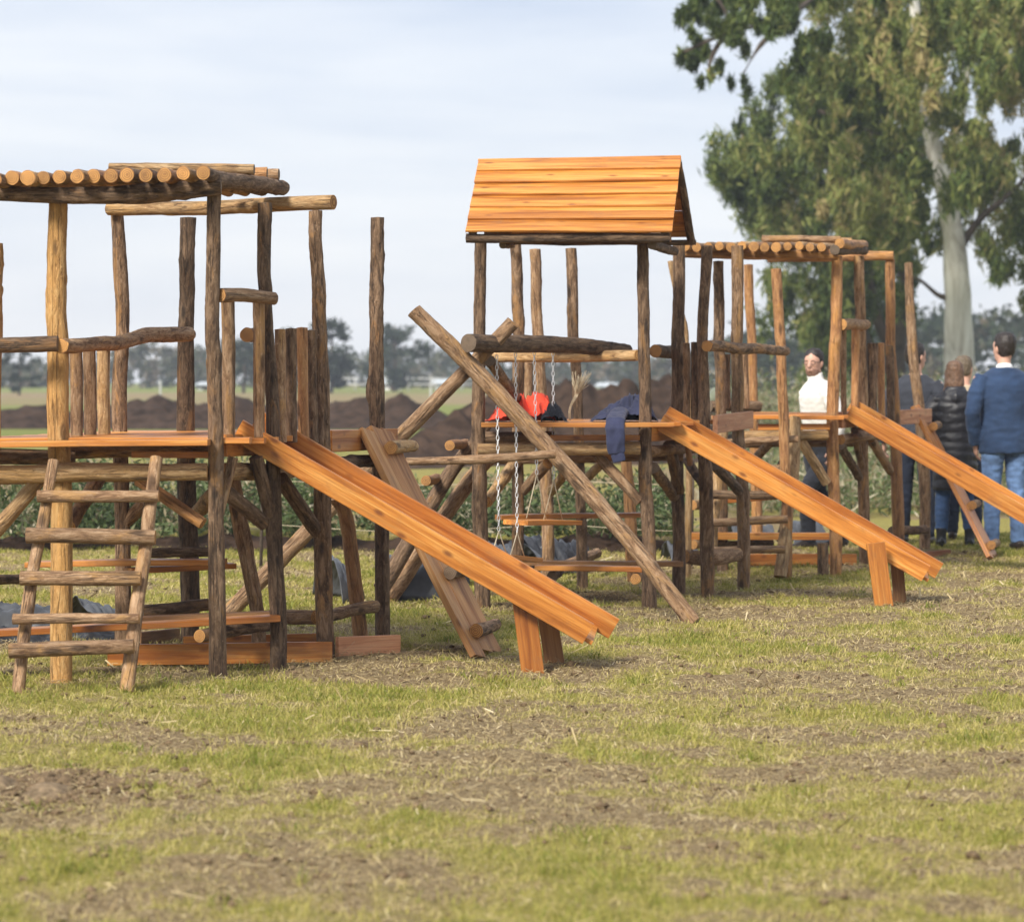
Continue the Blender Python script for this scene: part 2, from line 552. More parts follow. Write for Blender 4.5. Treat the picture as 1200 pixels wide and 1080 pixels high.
# under the deck
for pts, w, mm in (
        ([(-6, 622, 14.8), (52, 556, 14.72)], 18, 'L'),
        ([(162, 562, 14.95), (238, 613, 14.85)], 15, 'S'),
        ([(116, 560, 16.0), (80, 618, 15.2)], 18, 'T'),
        ([(168, 590, 16.4), (146, 612, 16.4)], 16, 'T'),
        ([(252, 575, 15.4), (228, 606, 16.5)], 17, 'L'),
        ([(264, 576, 15.0), (310, 614, 15.2)], 18, 'K'),
        ([(328, 562, 15.4), (374, 624, 15.75)], 18, 'K'),
        ([(273, 536, 14.8), (258, 602, 14.75)], 12, 'T'),
        ([(300, 535, 15.1), (318, 604, 15.2)], 17, 'G')):
    LOG(t1, 'brace', pts, w, mm)
POST(t1, 16.1, [(271, 560), (283, 622), (302, 720)], [18, 19, 17], 'T')
POST(t1, 16.85, [(396, 585), (407, 620), (427, 742)], [17, 17, 18], 'S')
BOARD(t1, 'bench_board', (34, 661, 16.1), (262, 657.5, 15.9), V(0, 1, 0), .14, .03, 'O')
BOARD(t1, 'bench_board', (150, 668, 15.95), (272, 662, 16.2), V(0, 1, 0), .13, .028, 'O')
LOG(t1, 'bench_rail', [(172, 648, 16.4), (262, 646, 16.3)], 12, 'G')
LOG(t1, 'bench_rail', [(-20, 680, 15.5), (32, 678, 16.0)], 12, 'K', end='end_pale')
BOARD(t1, 'bench_board', (-30, 742, 14.9), (327, 724, 15.15), V(0, 1, 0), .15, .03, 'O')
BOARD(t1, 'bench_board', (120, 728, 15.35), (330, 719, 15.4), V(0, 1, 0), .13, .028, 'D')
LOG(t1, 'bench_rail', [(234, 745, 14.98), (262, 741, 15.2), (318, 733, 15.7)], [15, 15, 14], 'G', end='end_pale')
LOG(t1, 'bench_rail', [(167, 716, 16.2), (244, 708, 16.3)], 15, 'G')
LOG(t1, 'bench_rail', [(318, 722, 16.4), (371, 722, 16.15)], 18, 'T', end='end_pale')
LOG(t1, 'bench_rail', [(376, 722, 16.1), (440, 710, 16.85)], 15, 'T')
BOARD(t1, 'kick_board', (126, 767, 15.42), (389, 764, 15.62), UP, .105, .035, 'O')
BOARD(t1, 'kick_board', (215, 752, 16.35), (376, 748, 16.4), UP, .06, .03, 'O')
BOARD(t1, 'kick_board', (162, 748, 16.2), (208, 743, 16.9), UP, .07, .03, 'D')
BOARD(t1, 'kick_board', (395, 759, 15.72), (467, 756, 15.98), UP, .112, .03, 'P')
LADDER(t1, [[(63, 540, 14.5), (51, 607, 14.37), (36, 691, 14.22), (20, 814, 14.0)], [(184, 537, 14.5), (175, 607, 14.37), (165, 680, 14.24), (147, 811, 14.0)]],
       [(44, 186, 581, 581, 14.36, 14.5), (31, 182, 627, 630, 14.27, 18), (24, 165, 677, 677, 14.17, 18), (15, 163, 725, 724, 14.07, 12.5), (11, 157, 762, 757, 14.0, 18)], 'T')
SLIDE(t1, (285, 492), (696, 731), 15.1, 15.05, .42, .112,
      [((613, 698), (625, 785), 15.16, .112, 'O'), ((640, 712), (651, 775), 15.55, .10, 'D')])
RAMP(t1, (423, 505), (556, 766), 16.35, .50, [(.10, .42, .42, 'L'), (.655, .30, .40, 'K'), (.90, .20, .42, 'G')], 'W')

# ================================================================== TOWER TWO (gabled plank roof)
t2 = thing('play_tower', W(660, 713, 19.6), 'middle log play tower with steep golden gable roof and jackets left on its deck', 'play tower', 'log play towers on the field')
t2.location.z = 0
POST(t2, 19.1, [(563, 282), (562, 382), (560, 451), (561, 551), (563, 600), (566, 712)], [14, 14, 15, 17, 18, 18], 'K')
POST(t2, 20.3, [(604, 286), (607, 360), (608, 391), (607, 500), (606, 567), (606, 697)], [13, 14, 14, 14, 14, 15], 'G')
POST(t2, 21.0, [(627, 292), (630, 382), (633, 447), (640, 567), (642, 688)], [13, 13, 14, 15, 14], 'T')
POST(t2, 20.86, [(669, 291), (672, 393), (676, 447), (680, 580), (683, 690)], [13, 13, 12, 12, 14], 'G')
POST(t2, 19.1, [(753, 287), (754, 351), (755, 424), (756, 535), (759, 615), (761, 713)], [13.5, 14, 14, 15, 16, 18], 'G')
POST(t2, 20.35, [(796, 287), (795, 391), (794, 482), (795, 603), (796, 694)], [14, 15, 15, 15, 15], 'G')
POST(t2, 20.06, [(828, 288), (824, 393), (825, 480), (827, 570), (829, 700)], [12.5, 13, 14, 17, 16], 'G')
POST(t2, 20.86, [(864, 288), (863, 393), (864, 480), (870, 570), (872, 690)], [14, 14, 14, 15, 15], 'T')
POST(t2, 22.2, [(786, 306), (797, 360), (804, 410), (807, 560), (806, 675)], [7, 8, 8, 8, 9], 'L')
POST(t2, 21.5, [(734, 540), (738, 600), (743, 680)], [13, 14, 15], 'D' if False else 'S')
for x, y, mm in ((804, 402, 'T'), (813, 401, 'G'), (821, 401, 'T')):
    LOG(t2, 'baluster', [(x, y, 20.15), (x + 1.5, 502, 20.15)], 8.5, mm, .7)
LOG(t2, 'baluster', [(619, 425, 20.7), (619, 495, 20.7)], 11, 'T')
LOG(t2, 'rail', [(578, 418, 20.1), (660, 417, 19.7), (747, 416, 19.35)], [14, 14, 13], 'L', .9)
LOG(t2, 'rail', [(768, 412, 20.0), (800, 413, 21.4)], 15, 'K', end='end_pale')
LOG(t2, 'rail', [(829, 405, 19.85), (880, 408, 20.6), (921, 411, 21.7)], [13, 12.5, 11], 'G', 1.2, end='end_pale')
for k in range(9):
    d = 18.95 + k * .2
    sh = (d - 18.95) * math.tan(R(14.5))
    BOARD(t2, 'deck_plank', V(-.19 + sh, d, 1.142 + random.uniform(-.002, .004)), V(.955 + sh, d, 1.142 + random.uniform(-.002, .004)), V(0, 1, 0), .165, .028, 'O')
LOG(t2, 'deck_beam', [(560, 527, 19.0), (650, 526, 19.02), (750, 525, 19.04)], [15, 15, 15], 'L')
LOG(t2, 'deck_beam', [(575, 538, 20.2), (800, 534, 20.3)], 12, 'T')
LOG(t2, 'deck_beam', [(560, 512, 19.4), (650, 512, 19.4)], 14, 'K')
LOG(t2, 'deck_beam', [(758, 528, 19.2), (800, 526, 20.2), (836, 522, 21.2)], [13, 12, 12], 'T')
BOARD(t2, 'deck_beam', (645, 513, 19.1), (750, 512.5, 19.1), UP, .035, .05, 'O')
BOARD(t2, 'fascia_board', (759, 507, 19.15), (800, 505, 20.2), UP, .11, .03, 'O')
BOARD(t2, 'fascia_board', (838, 497, 19.95), (880, 491.5, 21.1), UP, .118, .032, 'P')
for pts, w, mm in (
        ([(604, 541, 19.9), (571, 588, 19.2)], 14, 'L'), ([(642, 543, 20.0), (613, 574, 20.3)], 13, 'T'),
        ([(662, 554, 20.0), (646, 576, 20.8)], 11, 'L'), ([(700, 534, 19.15), (750, 588, 19.1)], 13, 'T'),
        ([(712, 536, 20.2), (684, 564, 20.7)], 11, 'L'), ([(766, 548, 19.3), (790, 582, 20.3)], 13, 'G'),
        ([(784, 520, 19.9), (796, 575, 20.2)], 14, 'D' if False else 'G'), ([(806, 540, 20.5), (824, 568, 20.1)], 11, 'G'),
        ([(838, 545, 20.3), (866, 574, 20.8)], 13, 'K')):
    LOG(t2, 'brace', pts, w, mm)
BOARD(t2, 'bench_board', (584, 606, 19.9), (755, 603, 20.2), V(0, 1, 0), .15, .03, 'O')
BOARD(t2, 'bench_board', (598, 659, 20.0), (798, 660, 20.2), V(0, 1, 0), .13, .032, 'D')
BOARD(t2, 'bench_board', (628, 665, 19.6), (754, 667, 19.5), V(0, 1, 0), .13, .032, 'O')
LOG(t2, 'bench_rail', [(745, 678, 19.45), (752, 672, 20.4)], 13, 'T', end='end_pale')
LOG(t2, 'bench_rail', [(647, 676, 19.6), (655, 668, 20.6)], 13, 'K')
LOG(t2, 'bench_rail', [(803, 652, 20.5), (835, 653, 20.5), (866, 650, 20.8)], [16, 19, 15], 'T', 1.6)
SLIDE(t2, (779, 485), (1090, 663), 19.35, 19.28, .42, .112,
      [((1026, 636), (1037, 712), 19.2, .115, 'O'), ((1050, 650), (1055, 707), 19.62, .08, 'D')])
LOG(t2, 'post', [(806, 520, 19.9), (809, 545, 19.9)], 7, 'S')
# gable roof
E0, E1 = V(-.272, 18.8, 2.315), V(.966, 18.8, 2.315)
R0, R1 = V(-.200, 19.4, 2.800), V(1.055, 19.4, 2.822)
B0, B1 = V(-.10, 20.0, 2.335), V(1.165, 20.0, 2.335)


def roof_side(Ea, Eb, Ra, Rb, n=6):
    out = []
    for k in range(n):
        f0, f1 = k / n, (k + 1) / n
        a0, b0 = Ea.lerp(Ra, f0), Eb.lerp(Rb, f0)
        a1, b1 = Ea.lerp(Ra, f1), Eb.lerp(Rb, f1)
        nrm = (b0 - a0).cross(a1 - a0).normalized()
        if nrm.z < 0: nrm = -nrm
        # each plank overlaps the one below: its lower edge stands proud
        la, lb = a0 + nrm * .023, b0 + nrm * .023
        ua, ub = a1 + nrm * .006, b1 + nrm * .006
        up = (ua - la).normalized()
        w = (ua - la).length + .018
        j = random.uniform(-.003, .003)
        ca, cb = (la + ua) / 2 + up * .004, (lb + ub) / 2 + up * .004
        x = (cb - ca).normalized()
        out.append((ca - x * (.012 + j), cb + x * (.012 - j), up, w, .016))
    return out


roof = join_boards('roof', roof_side(E0, E1, R0, R1), 'R', t2, .10)
join_boards('roof_slope', roof_side(B0, B1, R0, R1), 'R', roof, -.13)
for nm, a, b, r in (('eave_log', E0 + V(-.01, .03, -.024), E1 + V(.0, .03, -.024), .028), ('eave_log', B0 + V(0.05, -.03, -.02), B1 + V(.03, -.03, -.02), .018)):
    me, mw = log_mesh(nm, [a, b], [r, r], 1); link(nm, me, [M['K'], M['end_dark']], roof, mw)
for a, b in ((R0 + V(.02, .0, -.05), E0 + V(.03, .03, .0)), (R1 + V(-.0, .02, -.03), B1 + V(.0, -.02, -.02)), (R1 + V(-.03, -.02, -.03), E1 + V(-.03, .03, -.0)), (R0 + V(.02, .02, -.05), B0 + V(.03, -.03, -.0))):
    me, mw = log_mesh('rafter', [a, b], [.024, .026], 1); link('rafter', me, [M['K'], M['end_dark']], roof, mw)
# boarded gable ends, set back under the rafters
for (Ea, Rr, Bb, off) in ((E1, R1, B1, -.13), (E0, R0, B0, .10)):
    specs = []
    for k in range(4):
        f = (k + .5) / 4.6
        a = Ea.lerp(Rr, f) + V(off, .05, -.02); b = Bb.lerp(Rr, f) + V(off, -.05, -.02)
        specs.append((a, b, UP, .112, .016))
    join_boards('gable_boards', specs, 'D', roof)
me, mw = log_mesh('tie_beam', [W(589, 287, 18.95), W(600, 287, 20.2)], [.022, .022], 1); link('tie_beam', me, [M['K'], M['end_dark']], roof, mw)
me, mw = log_mesh('tie_beam', [V(.86, 18.9, 2.255), V(1.06, 20.05, 2.255)], [.03, .03], 1); link('tie_beam', me, [M['K'], M['end_dark']], roof, mw)

# ================================================================== TOWER THREE (flat log roof, farther)
t3 = thing('play_tower', W(960, 672, 23.2), 'farthest log play tower, flat roof of pale logs, beside the standing people', 'play tower', 'log play towers on the field')
t3.location.z = 0
POST(t3, 22.75, [(842, 306), (843, 393), (844, 451), (846, 587), (847, 668)], [12, 13, 13, 14, 14], 'G')
POST(t3, 24.6, [(877, 310), (880, 393), (883, 469), (887, 587), (887, 650)], [11, 11, 10, 13, 13], 'S')
POST(t3, 21.9, [(909, 315), (914, 393), (918, 475), (921, 560), (922, 676)], [12, 12, 12, 12, 12], 'S')
POST(t3, 22.46, [(981, 300), (979, 386), (977, 421), (976, 523), (978, 585), (980, 671)], [12.5, 13.5, 14, 14.5, 14.5, 14], 'S')
POST(t3, 23.46, [(1007, 300), (1008, 371), (1011, 458), (1012, 593), (1013, 661)], [12.5, 12.5, 12, 13, 12], 'T')
POST(t3, 24.0, [(1043, 304), (1044, 393), (1049, 500), (1052, 593), (1053, 656)], [11.5, 11.5, 13, 14.5, 14], 'S', rough=.6)
POST(t3, 25.4, [(1065, 308), (1069, 406), (1077, 476), (1083, 561), (1084, 643)], [9.5, 12, 12, 13, 13], 'T')
POST(t3, 22.3, [(964, 636), (966, 672)], 13, 'G')
for x0, x1, y0, y1, w, d, mm in ((988, 989, 386, 490, 7, 22.6, 'T'), (1002, 1002, 386, 480, 9.5, 23.0, 'S'), (1022, 1022, 402, 482, 12, 23.5, 'G'), (1032, 1033, 402, 490, 9, 23.7, 'S'), (1042, 1044, 405, 492, 10, 23.85, 'G')):
    LOG(t3, 'baluster', [(x0, y0, d), (x1, y1, d)], w, mm)
LOG(t3, 'baluster', [(852, 415, 22.9), (853, 478, 22.9)], 8, 'G'); LOG(t3, 'baluster', [(873, 415, 23.8), (874, 478, 23.8)], 8, 'T')
LOG(t3, 'rail', [(986, 380, 22.45), (1014, 380, 23.35)], 13, 'T', 1.2)
# roof
LOG(t3, 'roof_beam', [(800, 296, 22.4), (900, 298, 22.35), (982, 299, 22.3)], [12, 13, 13], 'S')
LOG(t3, 'roof_beam', [(978, 293, 22.2), (1013, 293, 23.5)], 12, 'K')
LOG(t3, 'roof_beam', [(900, 302, 24.2), (980, 301, 24.1), (1047, 299, 23.95)], [11, 11, 11], 'S')
for i in range(14):
    x = 803 + i * 13.3
    a = W(x, 288.5 + random.uniform(-1.2, 1.2), 22.15 + random.uniform(-.05, .08)); r = random.uniform(.030, .037)
    if i == 13:
        me, mw = log_mesh('roof_log', [W(984, 285.5, 22.2), W(1013, 287, 23.6)], [.036, .036], 1)
    else:
        b = a + U * 1.75; b.z += .05
        me, mw = log_mesh('roof_log', [a, b], [r, r * .9], 1)
    link('roof_log', me, [M[random.choice('TLS')], M['end_pale']], t3, mw)
LOG(t3, 'roof_log', [(893, 280, 23.0), (985, 280, 22.9)], 8, 'T'); LOG(t3, 'roof_log', [(905, 281, 23.5), (998, 282, 23.4)], 8, 'L')
for k in range(9):
    d = 22.3 + k * .21
    sh = (d - 22.3) * math.tan(R(14.5))
    BOARD(t3, 'deck_plank', V(1.45 + sh, d, 1.145 + random.uniform(-.002, .004)), V(2.40 + sh, d, 1.145), V(0, 1, 0), .17, .028, 'O')
LOG(t3, 'deck_beam', [(872, 511, 22.25), (970, 510, 22.3)], 12.5, 'L')
LOG(t3, 'deck_beam', [(985, 515, 22.6), (1045, 508, 24.0)], 12, 'T')
BOARD(t3, 'deck_beam', (888, 500.5, 22.3), (972, 500, 22.3), UP, .045, .05, 'O')
LOG(t3, 'deck_beam', [(850, 520, 23.8), (1000, 518, 23.6)], 11, 'G')
BOARD(t3, 'fascia_board', (984, 492, 22.55), (1018, 489, 23.5), UP, .12, .03, 'P')
BOARD(t3, 'fascia_board', (1052, 489, 24.1), (1090, 487, 25.1), UP, .115, .03, 'P')
for pts, w, mm in (([(938, 516, 22.3), (969, 566, 22.4)], 12, 'L'), ([(985, 522, 22.6), (1006, 558, 23.3)], 11, 'K'), ([(1001, 503, 23.0), (1010, 545, 23.4)], 9, 'G'),
                   ([(1020, 514, 23.5), (1044, 552, 24.0)], 11, 'T'), ([(935, 520, 23.6), (905, 560, 23.0)], 12, 'K'), ([(905, 515, 22.4), (880, 545, 23.5)], 11, 'G')):
    LOG(t3, 'brace', pts, w, mm)
BOARD(t3, 'bench_board', (806, 628, 22.6), (972, 628, 22.9), V(0, 1, 0), .12, .05, 'O')
BOARD(t3, 'bench_board', (808, 590, 23.2), (905, 583, 23.4), V(0, 1, 0), .12, .03, 'O')
LOG(t3, 'bench_rail', [(812, 638, 22.4), (830, 636, 23.2)], 11, 'L', end='end_pale')
LOG(t3, 'bench_rail', [(811, 592, 22.9), (835, 590, 23.8)], 12, 'L', end='end_pale')
LOG(t3, 'bench_rail', [(835, 638, 22.7), (905, 636, 22.9)], 9, 'K')
BOARD(t3, 'kick_board', (876, 656, 23.0), (1003, 655, 23.3), UP, .085, .03, 'O')
BOARD(t3, 'kick_board', (1082, 651, 24.3), (1112, 648, 24.8), UP, .06, .03, 'P')
LOG(t3, 'bench_rail', [(1045, 622, 24.2), (1085, 620, 25.2)], 11, 'G')
LADDER(t3, [[(932, 489, 22.15), (929, 549, 22.05), (922, 600, 21.95), (914, 676, 21.8)], [(846, 492, 22.15), (840, 560, 22.05), (834, 620, 21.9), (828, 676, 21.8)]],
       [(838, 935, 519, 514, 21.98, 8.5), (842, 926, 549, 548, 21.95, 9), (832, 915, 579, 580, 21.85, 10.5), (830, 923, 612, 609, 21.78, 10), (826, 920, 645, 644, 21.7, 9.5)], 'L')
a3 = (999, 474); b3 = (1266, 631)
SLIDE(t3, a3, b3, 22.62, 22.5, .42, .118, [((1208, 605), (1218, 672), 22.45, .11, 'O'), ((1228, 615), (1233, 668), 22.85, .09, 'D')])
RAMP(t3, (1070, 479), (1161, 652), 24.75, .50, [(.14, .5, .40, 'G'), (.66, .35, .42, 'T'), (.92, .25, .40, 'T')], 'O')

# ================================================================== SWING FRAME, SWINGS
sf = thing('swing_trestle', W(555, 700, 18.4), 'crossed pair of long logs carrying the swing beam, with a thin crossrail', 'swing trestle')
sf.location.z = 0
LOG(sf, 'leg', [(485, 364, 18.28), (560, 437, 18.3), (690, 577, 18.2), (813, 729, 18.0)], [19, 20, 20, 19], 'T', .7)
LOG(sf, 'leg', [(601, 378, 18.42), (545, 436, 18.45), (468, 512, 18.55), (365, 618, 18.65), (262, 724, 18.75)], [17, 17, 18, 19, 19], 'T', .7)
LOG(sf, 'beam', [(549, 402, 18.2), (640, 403, 19.0), (700, 407, 19.5), (735, 411, 19.75)], [22, 20, 18, 15], 'K', .9)
LOG(sf, 'crossrail', [(476, 540, 18.12), (560, 538, 18.12), (651, 532, 18.1)], [9, 11, 10], 'T')
LOG(sf, 'stay', [(574, 423, 18.5), (608, 470, 19.3)], 13, 'G')
# two poles crossed behind the near tower's ramp
pf = thing('pole_trestle', W(490, 690, 19.6), 'two leaning poles with short pegs, one dark and one pale, behind the climbing ramp', 'pole trestle')
pf.location.z = 0
LOG(pf, 'pole', [(572, 495, 20.0), (525, 560, 19.8), (446, 690, 19.5)], [13, 17, 20], 'K')
LOG(pf, 'pole', [(590, 520, 20.3), (545, 570, 20.0), (455, 702, 19.7)], [15, 18, 20], 'T')
LOG(pf, 'peg', [(527, 522, 19.2), (545, 520, 20.0)], 12, 'S', end='end_pale')
LOG(pf, 'peg', [(499, 563, 19.2), (513, 561, 19.9)], 12, 'S', end='end_pale')

M['steel'] = m_plain('galvanised_steel', (.72, .73, .75), .4); M['steel'].node_tree.nodes['Principled BSDF'].inputs['Metallic'].default_value = .2
M['rope'] = m_plain('pale_rope', (.52, .44, .31), .9, 60, .25)
M['twine'] = m_plain('baling_twine', (.50, .42, .29), .85, 30, .3)


def tube_mesh(name, paths, sides=6):
    """paths: list of (points, radius)"""
    vs, fs = [], []
    for pts, r in paths:
        rs = r if isinstance(r, (list, tuple)) else [r] * len(pts)
        base = len(vs)
        for i, p in enumerate(pts):
            t = (pts[min(i + 1, len(pts) - 1)] - pts[max(i - 1, 0)]).normalized()
            x = t.cross(V(.3, .9, .31)).normalized(); y = t.cross(x)
            for j in range(sides):
                a = j / sides * math.tau
                vs.append(p + (x * math.cos(a) + y * math.sin(a)) * rs[i])
        for i in range(len(pts) - 1):
            for j in range(sides):
                j2 = (j + 1) % sides
                fs.append((base + i * sides + j, base + i * sides + j2, base + (i + 1) * sides + j2, base + (i + 1) * sides + j))
        fs.append(tuple(base + j for j in range(sides - 1, -1, -1))); fs.append(tuple(base + (len(pts) - 1) * sides + j for j in range(sides)))
    return pymesh(name, vs, fs, True)


def chain_mesh(top, bot):
    L = (bot - top).length; n = int(L / .030); t = (bot - top) / n
    ps = []
    for i in range(n):
        c = top + t * (i + .5)
        side = V(1, .35, 0).normalized() if i % 2 == 0 else V(-.35, 1, 0).normalized()
        ring = []
        for j in range(9):
            a = j / 8 * math.tau
            ring.append(c + t.normalized() * math.cos(a) * .018 + side * math.sin(a) * .0085)
        ps.append((ring, .0026))
    return tube_mesh('chain', ps, 5)


def SWING(chains, seat, label):
    top = W(*chains[0][0]); s = thing('swing', (W(*seat[0]) + W(*seat[1])) / 2, label, 'swing', 'swings hung from the bark beam')
    for (tp, jn, r1, r2) in chains:
        ch = link('chain', chain_mesh(W(*tp), W(*jn)), M['steel'], s)
        link('rope', tube_mesh('rope', [([W(*jn), W(*r1)], .0036), ([W(*jn), W(*r2)], .0036)]), M['rope'], ch)
    BOARD(s, 'seat', W(*seat[0]), W(*seat[1]), V(-seat[2][1], seat[2][0], 0), .19, .03, 'O')


SWING([((582, 416, 18.5), (584.5, 622, 18.5), (577, 648, 18.42), (594, 650, 18.55)), ((604, 413, 18.72), (606, 624, 18.72), (597, 655, 18.62), (616, 657, 18.8))],
      ((574, 652, 18.38), (620, 656, 18.85), (.4, .9)), 'swing with the lower plank seat, hung on the two chains nearest the crossed logs')
SWING([((626, 411, 18.95), (629, 556, 18.95), (617, 607, 18.85), (640, 608, 19.02)), ((648, 412, 19.15), (649, 562, 19.15), (637, 609, 19.08), (659, 609, 19.22))],
      ((604, 612, 18.85), (668, 612, 19.3), (.8, .6)), 'swing with the higher orange plank seat, hung on the two chains farther along the beam')

# ================================================================== CLOTH, TWINE, SHEETS
def remesh(name, vs, fs, voxel, smooth=3):
    me = bpy.data.meshes.new('tmp'); me.from_pydata([tuple(v) for v in vs], [], fs); me.update()
    o = bpy.data.objects.new('tmp', me); COL.objects.link(o)
    m = o.modifiers.new('r', 'REMESH'); m.mode = 'VOXEL'; m.voxel_size = voxel; m.use_smooth_shade = True
    s = o.modifiers.new('s', 'SMOOTH'); s.iterations = smooth; s.factor = .5
    dg = bpy.context.evaluated_depsgraph_get(); dg.update()
    out = bpy.data.meshes.new_from_object(o.evaluated_get(dg)); out.name = name
    bpy.data.objects.remove(o); bpy.data.meshes.remove(me)
    out.polygons.foreach_set('use_smooth', [True] * len(out.polygons))
    return out


class Sk:
    """collects closed lofts of ellipses"""
    def __init__(s): s.v = []; s.f = []

    def loft(s, rings, sides=18, ref=V(1, 0, 0)):
        """rings: (centre, rx, ry); rx lies along ref as far as the path allows"""
        base = len(s.v); n = len(rings)
        cs = [V(*r[0]) for r in rings]
        for i, r in enumerate(rings):
            t = (cs[min(i + 1, n - 1)] - cs[max(i - 1, 0)])
            t = t.normalized() if t.length > 1e-6 else V(0, 0, 1)
            x = (ref - ref.dot(t) * t)
            x = x.normalized() if x.length > 1e-3 else V(0, 1, 0)
            y = t.cross(x)
            for j in range(sides):
                a = j / sides * math.tau
                s.v.append(cs[i] + x * math.cos(a) * r[1] + y * math.sin(a) * (r[2] if len(r) > 2 else r[1]))
        for i in range(n - 1):
            for j in range(sides):
                j2 = (j + 1) % sides
                s.f.append((base + i * sides + j, base + i * sides + j2, base + (i + 1) * sides + j2, base + (i + 1) * sides + j))
        s.f.append(tuple(base + j for j in range(sides - 1, -1, -1))); s.f.append(tuple(base + (n - 1) * sides + j for j in range(sides)))

    def ball(s, c, rx, ry, rz, n=9, sides=18):
        rings = []
        for i in range(n + 1):
            a = math.pi * i / n
            rings.append(((c[0], c[1], c[2] - rz * math.cos(a)), max(rx * math.sin(a), 1e-3), max(ry * math.sin(a), 1e-3)))
        s.loft(rings, sides)

    def mesh(s, name, voxel=.01, smooth=3): return remesh(name, s.v, s.f, voxel, smooth)


def crease(me, amp, sc_, sd=0.0, stretch=(1, 1, 1), mask=None):
    nrm = [v.normal.copy() for v in me.vertices]
    for v, n in zip(me.vertices, nrm):
        p = V(v.co.x * stretch[0], v.co.y * stretch[1], v.co.z * stretch[2]) * sc_ + V(sd, sd, sd)
        q = 1 - abs(mnoise.noise(p)) * 2
        q = q * .7 + .5 * mnoise.noise(p * 2.3)
        k = 1 if mask is None else mask(v.co)
        v.co += n * amp * q * k
    me.update()


def m_cloth(name, col, sheen=.3, fine=400, var=.25):
    m, nt, b = mat(name)
    v, off, rnd = objvec(nt)
    big = noise(nt, mapping(nt, v, (7, 7, 7), off), 1, 4)
    f = noise(nt, mapping(nt, v, (fine,) * 3, off), 1, 2)
    c = ramp(nt, big, [(.3, tuple(x * (1 - var) for x in col)), (.7, tuple(min(1, x * (1 + var)) for x in col))])
    nt.links.new(c, b.inputs['Base Color']); b.inputs['Roughness'].default_value = .9
    b.inputs['Sheen Weight'].default_value = sheen * .3
    bump(nt, b, f, .25, .002)
    return m


M['navy'] = m_cloth('navy_fleece', (.022, .027, .066)); M['red'] = m_cloth('orange_red_jacket', (.66, .055, .022), .1)
M['black_cloth'] = m_cloth('black_cloth', (.016, .018, .026))

# jackets thrown on the deck: creased cloth heaped on the planks
def heap(pts, zdeck, nx=70, ny=46, seed=1.0, hmax=.13, depth=.42, y0=19.0):
    """thin creased cloth lying over its own folds; pts: outline of its top as (px, row)"""
    xs_ = [p[0] for p in pts]; vs, fs = [], []
    for i in range(nx + 1):
        u = i / nx; px_ = xs_[0] + (xs_[-1] - xs_[0]) * u
        top = np.interp(px_, xs_, [p[1] for p in pts])
        for j in range(ny + 1):
            v = j / ny; d = y0 + depth * v
            x = (px_ - 600) * (y0 + .2) / F
            hp = max(0, (EYE + (HZ - top) * (y0 + .2) / F) - zdeck)
            bell = math.sin(math.pi * min(1, max(0, .04 + .96 * v))) ** .55 * min(1, 7 * u, 7 * (1 - u)) ** .6
            q = V(u * 5.2 + .9 * mnoise.noise(V(u * 4, v * 4, seed)), v * 2.4 + seed, seed)
            r1 = 1 - abs(mnoise.noise(q * 1.3)) * 2.3; r2 = 1 - abs(mnoise.noise(q * 3.1 + V(7, 3, 1))) * 2
            z = zdeck + .004 + hp * bell * (.62 + .50 * r1) + .030 * bell * r2
            vs.append(V(x + .02 * mnoise.noise(V(u * 7, v * 7, seed + 4)), d + .035 * mnoise.noise(V(u * 6 + 9, v * 6, seed)), max(z, zdeck + .003)))
    for i in range(nx):
        for j in range(ny):
            q = i * (ny + 1) + j; fs.append((q, q + ny + 1, q + ny + 2, q + 1))
    return vs, fs


zd = 1.16
vs, fs = heap([(692, 496), (698, 490), (708, 484), (720, 477), (732, 470), (744, 468), (755, 470), (764, 477), (770, 492)], zd, seed=3.0, y0=19.19)
hj = tag(link('hooded_jacket', pymesh('hooded_jacket', vs, fs), M['navy']), 'navy blue hooded jacket thrown on the deck with one sleeve hanging over the edge', 'jacket')
s = Sk()
s.loft([(W(729, 480, 19.34), .040, .024), (W(726, 483.5, 19.2), .052, .024), (W(722, 489, 19.02), .056, .022), (W(721, 492.5, 18.88), .056, .020), (W(720.5, 503, 18.83), .056, .018), (W(722, 519, 18.83), .053, .017), (W(723.5, 531, 18.84), .050, .018)], 20)
me = s.mesh('sleeve', .006, 2); crease(me, .010, 9, 3.0, (1.6, 1, .8)); link('sleeve', me, M['navy'], hj)
s = Sk(); s.loft([(W(723.5, 531, 18.84), .044, .018), (W(726, 541, 18.84), .040, .018)], 20)
link('cuff', s.mesh('cuff', .005, 1), M['navy'], hj)
vs, fs = heap([(568, 497), (575, 491), (584, 481), (594, 477), (602, 478), (612, 467), (620, 470), (630, 466), (641, 471), (648, 480), (652, 496)], zd, seed=8.0, y0=19.08)
tag(link('red_jacket', pymesh('red_jacket', vs, fs), M['red']), 'bright orange red jacket lying in a heap on the plank deck behind the swing chains', 'jacket')
vs, fs = heap([(634, 496), (638, 482), (646, 474), (653, 478), (660, 490), (664, 497)], zd, 40, 40, seed=5.0, depth=.3, y0=18.98)
tag(link('dark_garment', pymesh('dark_garment', vs, fs), M['black_cloth']), 'dark navy bundled garment tucked against the red jacket on the deck', 'garment')
# bunch of twine standing on the deck
ps = []
for i in range(46):
    a = W(668 + random.uniform(-1, 1), 478, 20.2); m_ = W(676 + random.uniform(-2, 2), 462, 20.2); e = W(random.uniform(670, 694), random.uniform(433, 452), 20.2 + random.uniform(-.08, .08))
    ps.append((catmull([V(a.x, a.y, 1.15), a, m_, e], 8), .0020))
tag(link('twine_bundle', tube_mesh('twine_bundle', ps, 5), M['twine']), 'frayed bundle of pale twine standing on the plank deck behind the hanging chains', 'twine')

